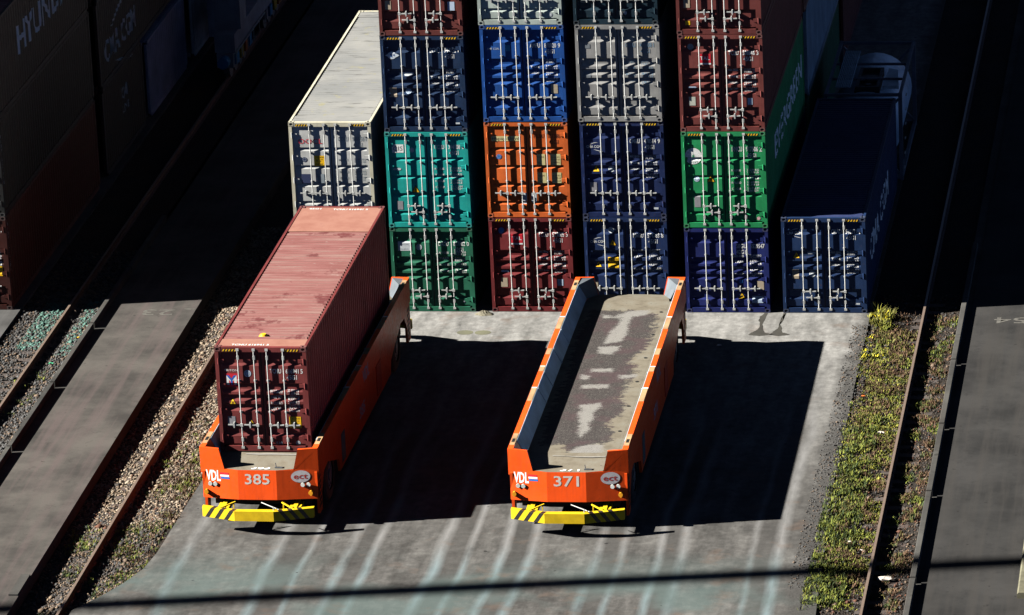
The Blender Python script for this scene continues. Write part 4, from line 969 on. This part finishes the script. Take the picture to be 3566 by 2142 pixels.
# ------------------------------------------------------------------ gravel, grass, weeds
def stones(name, n, fx, z_of, y0, y1, size, mats, wts):
    base = np.array([(1,0,0),(-1,0,0),(0,1,0),(0,-1,0),(0,0,1),(0,0,-1)], float)
    tri = np.array([(0,2,4),(2,1,4),(1,3,4),(3,0,4),(2,0,5),(1,2,5),(3,1,5),(0,3,5)])
    y = rng.uniform(y0, y1, n); x = fx(y, rng.random(n)); z = z_of(x)
    s = size*rng.lognormal(0, .35, n)
    V = base[None]*(s[:, None, None]*rng.uniform(.6, 1.3, (n, 1, 3)))
    V *= rng.uniform(.75, 1.25, (n, 6, 1))
    a = rng.uniform(0, 2*PI, n); c, sn = np.cos(a), np.sin(a)
    X = V[..., 0]*c[:, None]-V[..., 1]*sn[:, None]; Y = V[..., 0]*sn[:, None]+V[..., 1]*c[:, None]
    V = np.stack([X+x[:, None], Y+y[:, None], V[..., 2]*.7+z[:, None]+s[:, None]*.25], -1).reshape(-1, 3)
    F = (tri[None]+np.arange(n)[:, None, None]*6).reshape(-1, 3)
    me = bpy.data.meshes.new(name); me.vertices.add(len(V)); me.vertices.foreach_set('co', V.ravel())
    me.loops.add(F.size); me.loops.foreach_set('vertex_index', F.ravel().astype(np.int32))
    me.polygons.add(len(F)); me.polygons.foreach_set('loop_start', np.arange(0, F.size, 3, dtype=np.int32))
    for m in mats: me.materials.append(m)
    mi = rng.choice(len(mats), n, p=wts); me.polygons.foreach_set('material_index', np.repeat(mi, 8).astype(np.int32))
    me.update(); me.validate()
    o = bpy.data.objects.new(name, me); col.objects.link(o); return kind(o, 'stuff')
S1 = plain((.24, .18, .125), .9, 0, 'stone_tan', .3, 3); S2 = plain((.14, .10, .07), .9, 0, 'stone_brown', .3, 3); S3 = plain((.30, .25, .19), .9, 0, 'stone_pale', .2, 3); S4 = plain((.055, .05, .048), .9, 0, 'stone_dark', .3, 3)
S5 = plain((.10, .21, .175), .9, 0, 'stone_green', .3, 3); S6 = plain((.10, .10, .10), .9, 0, 'stone_grey', .3, 3); S7 = plain((.14, .06, .035), .9, 0, 'stone_rust', .3, 3)
def zb(x): return np.interp(x, [-5.95, -5.3, -4.65, -4.0, -3.3, -2.8], [-.36, -.33, -.26, -.2, -.1, -.04])
stones('gravel', 26000, lambda y, r: -5.92+r*2.95, zb, -17.5, 9, .034, [S1, S2, S3, S4, S7], [.36, .26, .2, .12, .06])
stones('gravel', 9000, lambda y, r: -5.92+r*2.75-np.where(y < -20.5, (-20.5-y)*.35, 0)*r, zb, -24.5, -16, .034, [S4, S2, S6, S1], [.4, .3, .2, .1])
def zl(x): return np.interp(x, [-11.25, -10.6, -9.8, -9.2, -8.77], [-.1, -.14, -.17, -.14, -.08])
stones('ballast', 15000, lambda y, r: -11.2+r*2.42, zl, -13, 6, .036, [S6, S4, S2], [.5, .3, .2])
stones('ballast', 1500, lambda y, r: -10.65+np.abs(r-.5)*1.4+.0*y, zl, -3.2, 1.0, .036, [S5], [1.0])
stones('ballast', 600, lambda y, r: -9.35+r*.5, zl, -3.8, 1.2, .036, [S5], [1.0])
def zv(x): return np.interp(x, [13.6, 14.2, 14.8, 15.55, 16.2, 16.6], [.01, -.05, -.08, -.16, -.12, -.08])
stones('gravel', 7000, lambda y, r: 14.1+r*2.45, zv, -24.5, 2, .03, [S2, S4, S7, S6], [.3, .3, .2, .2])
stones('gravel', 2500, lambda y, r: 13.55+r*.75, lambda x: x*0+.0, -21.5, -1, .02, [S6, S4, S2], [.5, .3, .2])
def foliage(name, n, xy, z_of, hgt, mats, wts, per=7, wid=.009, lean=.7):
    px, py = xy(n); ph = hgt*rng.lognormal(0, .3, n); pm = rng.choice(len(mats), n, p=wts)
    m = n*per; X = np.repeat(px, per)+rng.normal(0, .035, m); Y = np.repeat(py, per)+rng.normal(0, .035, m); Z = z_of(X)
    a = rng.uniform(0, 2*PI, m); h = np.repeat(ph, per)*rng.uniform(.6, 1.2, m); ln = lean*rng.uniform(.2, 1.1, m)*h
    w = wid*rng.uniform(.7, 1.4, m); ca, sa = np.cos(a), np.sin(a)
    v0 = np.stack([X-sa*w, Y+ca*w, Z], -1); v1 = np.stack([X+sa*w, Y-ca*w, Z], -1)
    v2 = np.stack([X+ca*ln*.45+sa*w*.8, Y+sa*ln*.45-ca*w*.8, Z+h*.65], -1); v3 = np.stack([X+ca*ln*.45-sa*w*.8, Y+sa*ln*.45+ca*w*.8, Z+h*.65], -1)
    v4 = np.stack([X+ca*ln, Y+sa*ln, Z+h*.95], -1)
    V = np.stack([v0, v1, v2, v3, v4], 1).reshape(-1, 3); o = np.arange(m)*5
    F = np.stack([np.stack([o, o+1, o+2], -1), np.stack([o, o+2, o+3], -1), np.stack([o+3, o+2, o+4], -1)], 1).reshape(-1, 3)
    me = bpy.data.meshes.new(name); me.vertices.add(len(V)); me.vertices.foreach_set('co', V.ravel())
    me.loops.add(F.size); me.loops.foreach_set('vertex_index', F.ravel().astype(np.int32))
    me.polygons.add(len(F)); me.polygons.foreach_set('loop_start', np.arange(0, F.size, 3, dtype=np.int32))
    for mm in mats: me.materials.append(mm)
    me.polygons.foreach_set('material_index', np.repeat(np.repeat(pm, per), 3).astype(np.int32)); me.update(); me.validate()
    ob = bpy.data.objects.new(name, me); col.objects.link(ob); return kind(ob, 'stuff')
G1 = plain((.155, .18, .025), .8, 0, 'grass_green', .3, 2); G2 = plain((.035, .055, .012), .8, 0, 'grass_dark', .3, 2); G3 = plain((.13, .12, .035), .85, 0, 'grass_dry', .3, 2); G4 = plain((.12, .072, .042), .9, 0, 'weed_brown', .3, 2); G5 = plain((.28, .27, .04), .8, 0, 'grass_light', .2, 2); GY = plain((.6, .5, .01), .7, 0, 'flower_yellow', .1, 5)
def clumped(x0, x1, y0, y1, nc, sd, dens=None):
    def f(n):
        sd_ = sd*.75; cx = rng.uniform(x0, x1, nc); cy = rng.uniform(y0, y1, nc); k = rng.integers(0, nc, n)
        x = cx[k]+rng.normal(0, sd_, n); y = cy[k]+rng.normal(0, sd_*1.3, n)
        return np.clip(x, x0-.1, x1+.05), y
    return f
foliage('grass', 5200, clumped(14.12, 15.42, -22.5, -.6, 150, .19), zv, .055, [G1, G2, G5, G3], [.44, .16, .24, .16])
foliage('grass', 2200, clumped(14.12, 14.9, -22.5, -9, 90, .2), zv, .10, [G1, G2], [.45, .55])
foliage('grass', 2600, clumped(14.3, 15.45, -22, .4, 80, .2), zv, .08, [G4, G3], [.7, .3])
foliage('weeds', 1500, clumped(15.7, 16.55, -23, .3, 70, .13), zv, .08, [G4, G3, G2], [.6, .2, .2])
foliage('weeds', 420, clumped(15.8, 16.55, -20, .2, 14, .15), zv, .08, [G1, G2], [.6, .4])
foliage('weeds', 800, clumped(-5.6, -3.2, -23.5, -17, 40, .2), zb, .07, [G2, G1, G4], [.5, .3, .2])
foliage('weeds', 1100, clumped(-4.2, -3.0, -20, -9, 46, .16), zb, .07, [G4, G2, G1], [.65, .2, .15])
foliage('weeds', 160, clumped(-3.6, -3.0, -14.5, -11.5, 8, .15), zb, .08, [G1, G3], [.6, .4])
foliage('weeds', 60, clumped(-10.9, -8.9, -9, -5, 8, .15), zl, .07, [G2, G1], [.6, .4])
foliage('yellow_flowers', 30, clumped(14.1, 14.5, -1.1, -.1, 8, .12), lambda x: zv(x)+.1, .10, [GY, G5], [.7, .3], 5, .018)
foliage('yellow_flowers', 24, clumped(14.15, 14.7, -6.2, -2, 7, .08), lambda x: zv(x)+.06, .06, [GY, G5], [.7, .3], 5, .016)
foliage('grass', 120, clumped(14.15, 14.6, -1.4, .1, 8, .14), zv, .22, [G5, G3, G1], [.4, .3, .3], 8, .008)

# litter and loose pieces
def litter(x, y, z, s, m, label):
    b = MB(); rn = random.Random(x*7+y); P = ragged([(x-s, y-s*.6), (x+s, y-s*.4), (x+s*.8, y+s*.6), (x-s*.7, y+s*.5)], 2, .2, rn)
    n = len(P); b.add([(p[0], p[1], z+rn.uniform(0, s*.25)) for p in P]+[(p[0], p[1], z-.01) for p in P]+[(x, y, z+s*.35)], [(k, (k+1) % n, 2*n) for k in range(n)]+[(k, (k+1) % n, n+(k+1) % n, n+k) for k in range(n)])
    tag(b.build('litter', m), label, 'litter', 'scraps of litter in the verge')
PAP = plain((.55, .5, .45), .8, 0, 'paper', .3, 9)
for x, y, s, m, lab in ((15.05, -10.0, .09, PAP, 'pale scrap of paper in the grass verge, upper right'), (15.95, -20.6, .17, PAP, 'crumpled pale bag between the right rail and kerb, bottom right'), (14.35, -7.2, .06, plain((.5, .12, .02), .6, 0, 'orange_scrap'), 'tiny orange scrap at the left edge of the grass verge'), (15.2, -18.7, .05, PAP, 'small white scrap low in the grass by the beam shadow'),
                        (14.85, -18.2, .05, PAP, 'thin white scrap in the dark grass at lower right'), (-8.95, -2.3, .05, plain((.6, .4, .02), .6, 0, 'yellow_scrap'), 'tiny yellow scrap beside the left kerb'), (-9.25, -4.6, .07, plain((.05, .4, .2), .6, 0, 'green_scrap'), 'green scrap on ballast beside the left kerb'), (9.9, -2.9, .07, PAP, 'small white scrap in the shadow right of the empty vehicle')):
    litter(x, y, float(zv(x)) + .1 if x > 13.5 else (.01 if x > 0 else -.05), s, m, lab)

# ------------------------------------------------------------------ high boom of the quay crane, out of the picture, whose shadow crosses the yard
def boom():
    t = thing('crane_boom', 'long grey crane boom high over the yard that throws the dark stripe', 'crane', (-30, -24.9, 0))
    gm = paint((.3, .32, .34), .2, name='boom_grey')
    d = Vector((1, .158, 0)).normalized(); c = Vector((-.0, 0, 34.0))
    b = MB(); b.bar(c-d*34, c+d*20, .72, .6); b.build('boom', gm, t)
    b = MB(); p = c-d*33; b.bar((p.x, p.y, -.5), (p.x, p.y, 33.69), 1.0, 1.0); b.build('mast', gm, t)
TANEL = .558; SD = Vector((1, .178, -TANEL))
boom()
bo = next(o for o in bpy.data.objects if o.name.startswith('crane_boom'))
# the shadow axis on the ground passes through (5, -21.7)
k = 34.0/TANEL; bo.location = (5-k, -21.72-k*SD.y, 0)

for m in (cm, SLABL, SLABR, KERB, APRON, gm_, stm, dk, ro, rr, rs): m.node_tree.nodes['Principled BSDF'].inputs['Specular IOR Level'].default_value = .1
def tone(ms, k):
    for m in ms:
        nt = m.node_tree; b = nt.nodes['Principled BSDF']; src = b.inputs['Base Color'].links[0].from_socket
        L(nt, mix(nt, 1, src, (k, k, k), 'MULTIPLY'), b.inputs['Base Color'])
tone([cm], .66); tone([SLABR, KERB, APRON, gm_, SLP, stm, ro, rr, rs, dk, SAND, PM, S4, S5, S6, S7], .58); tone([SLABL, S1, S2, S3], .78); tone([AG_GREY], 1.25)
# ------------------------------------------------------------------ camera, light, world
cam = bpy.data.cameras.new('camera'); co = bpy.data.objects.new('camera', cam); col.objects.link(co)
yaw, pit, rol = R(-8.9691), R(18.6863), R(-2.6519)
f = Vector((math.sin(yaw)*math.cos(pit), math.cos(yaw)*math.cos(pit), -math.sin(pit)))
rt = Vector((math.cos(yaw), -math.sin(yaw), 0)); up = rt.cross(f)
r2 = rt*math.cos(rol)+up*math.sin(rol); u2 = -rt*math.sin(rol)+up*math.cos(rol)
M = Matrix((r2, u2, -f)).transposed().to_4x4(); M.translation = (25.9316, -141.6011, 48.1515); co.matrix_world = M
cam.sensor_width = 36; cam.lens = 18014.5/3566*36; cam.shift_x = -10.75/3566; cam.shift_y = 52.635/3566
cam.clip_start = 1; cam.clip_end = 2000; sc.camera = co
sun = bpy.data.lights.new('sun', 'SUN'); so = bpy.data.objects.new('sun', sun); col.objects.link(so)
sun.energy = 5; sun.angle = R(.5); sun.color = (1, .95, .87)
so.rotation_euler = SD.to_track_quat('-Z', 'Y').to_euler(); so.location = (-40, -30, 60)
w = bpy.data.worlds.new('World'); sc.world = w; w.use_nodes = True; nt = w.node_tree
sky = nt.nodes.new('ShaderNodeTexSky'); sky.sky_type = 'NISHITA'; sky.sun_disc = False
sky.sun_elevation = math.atan(TANEL/math.hypot(1, .178)); sky.sun_rotation = math.atan2(-1, -.178)
sky.altitude = 9000; sky.air_density = .14; sky.dust_density = 0; sky.ozone_density = .5
bg = nt.nodes['Background']; L(nt, sky.outputs[0], bg.inputs['Color']); bg.inputs['Strength'].default_value = .07
sc.view_settings.view_transform = 'Standard'; sc.view_settings.look = 'None'; sc.view_settings.exposure = 2.0; sc.view_settings.gamma = 1
sc.cycles.max_bounces = 6; sc.cycles.diffuse_bounces = 0; sc.cycles.glossy_bounces = 2
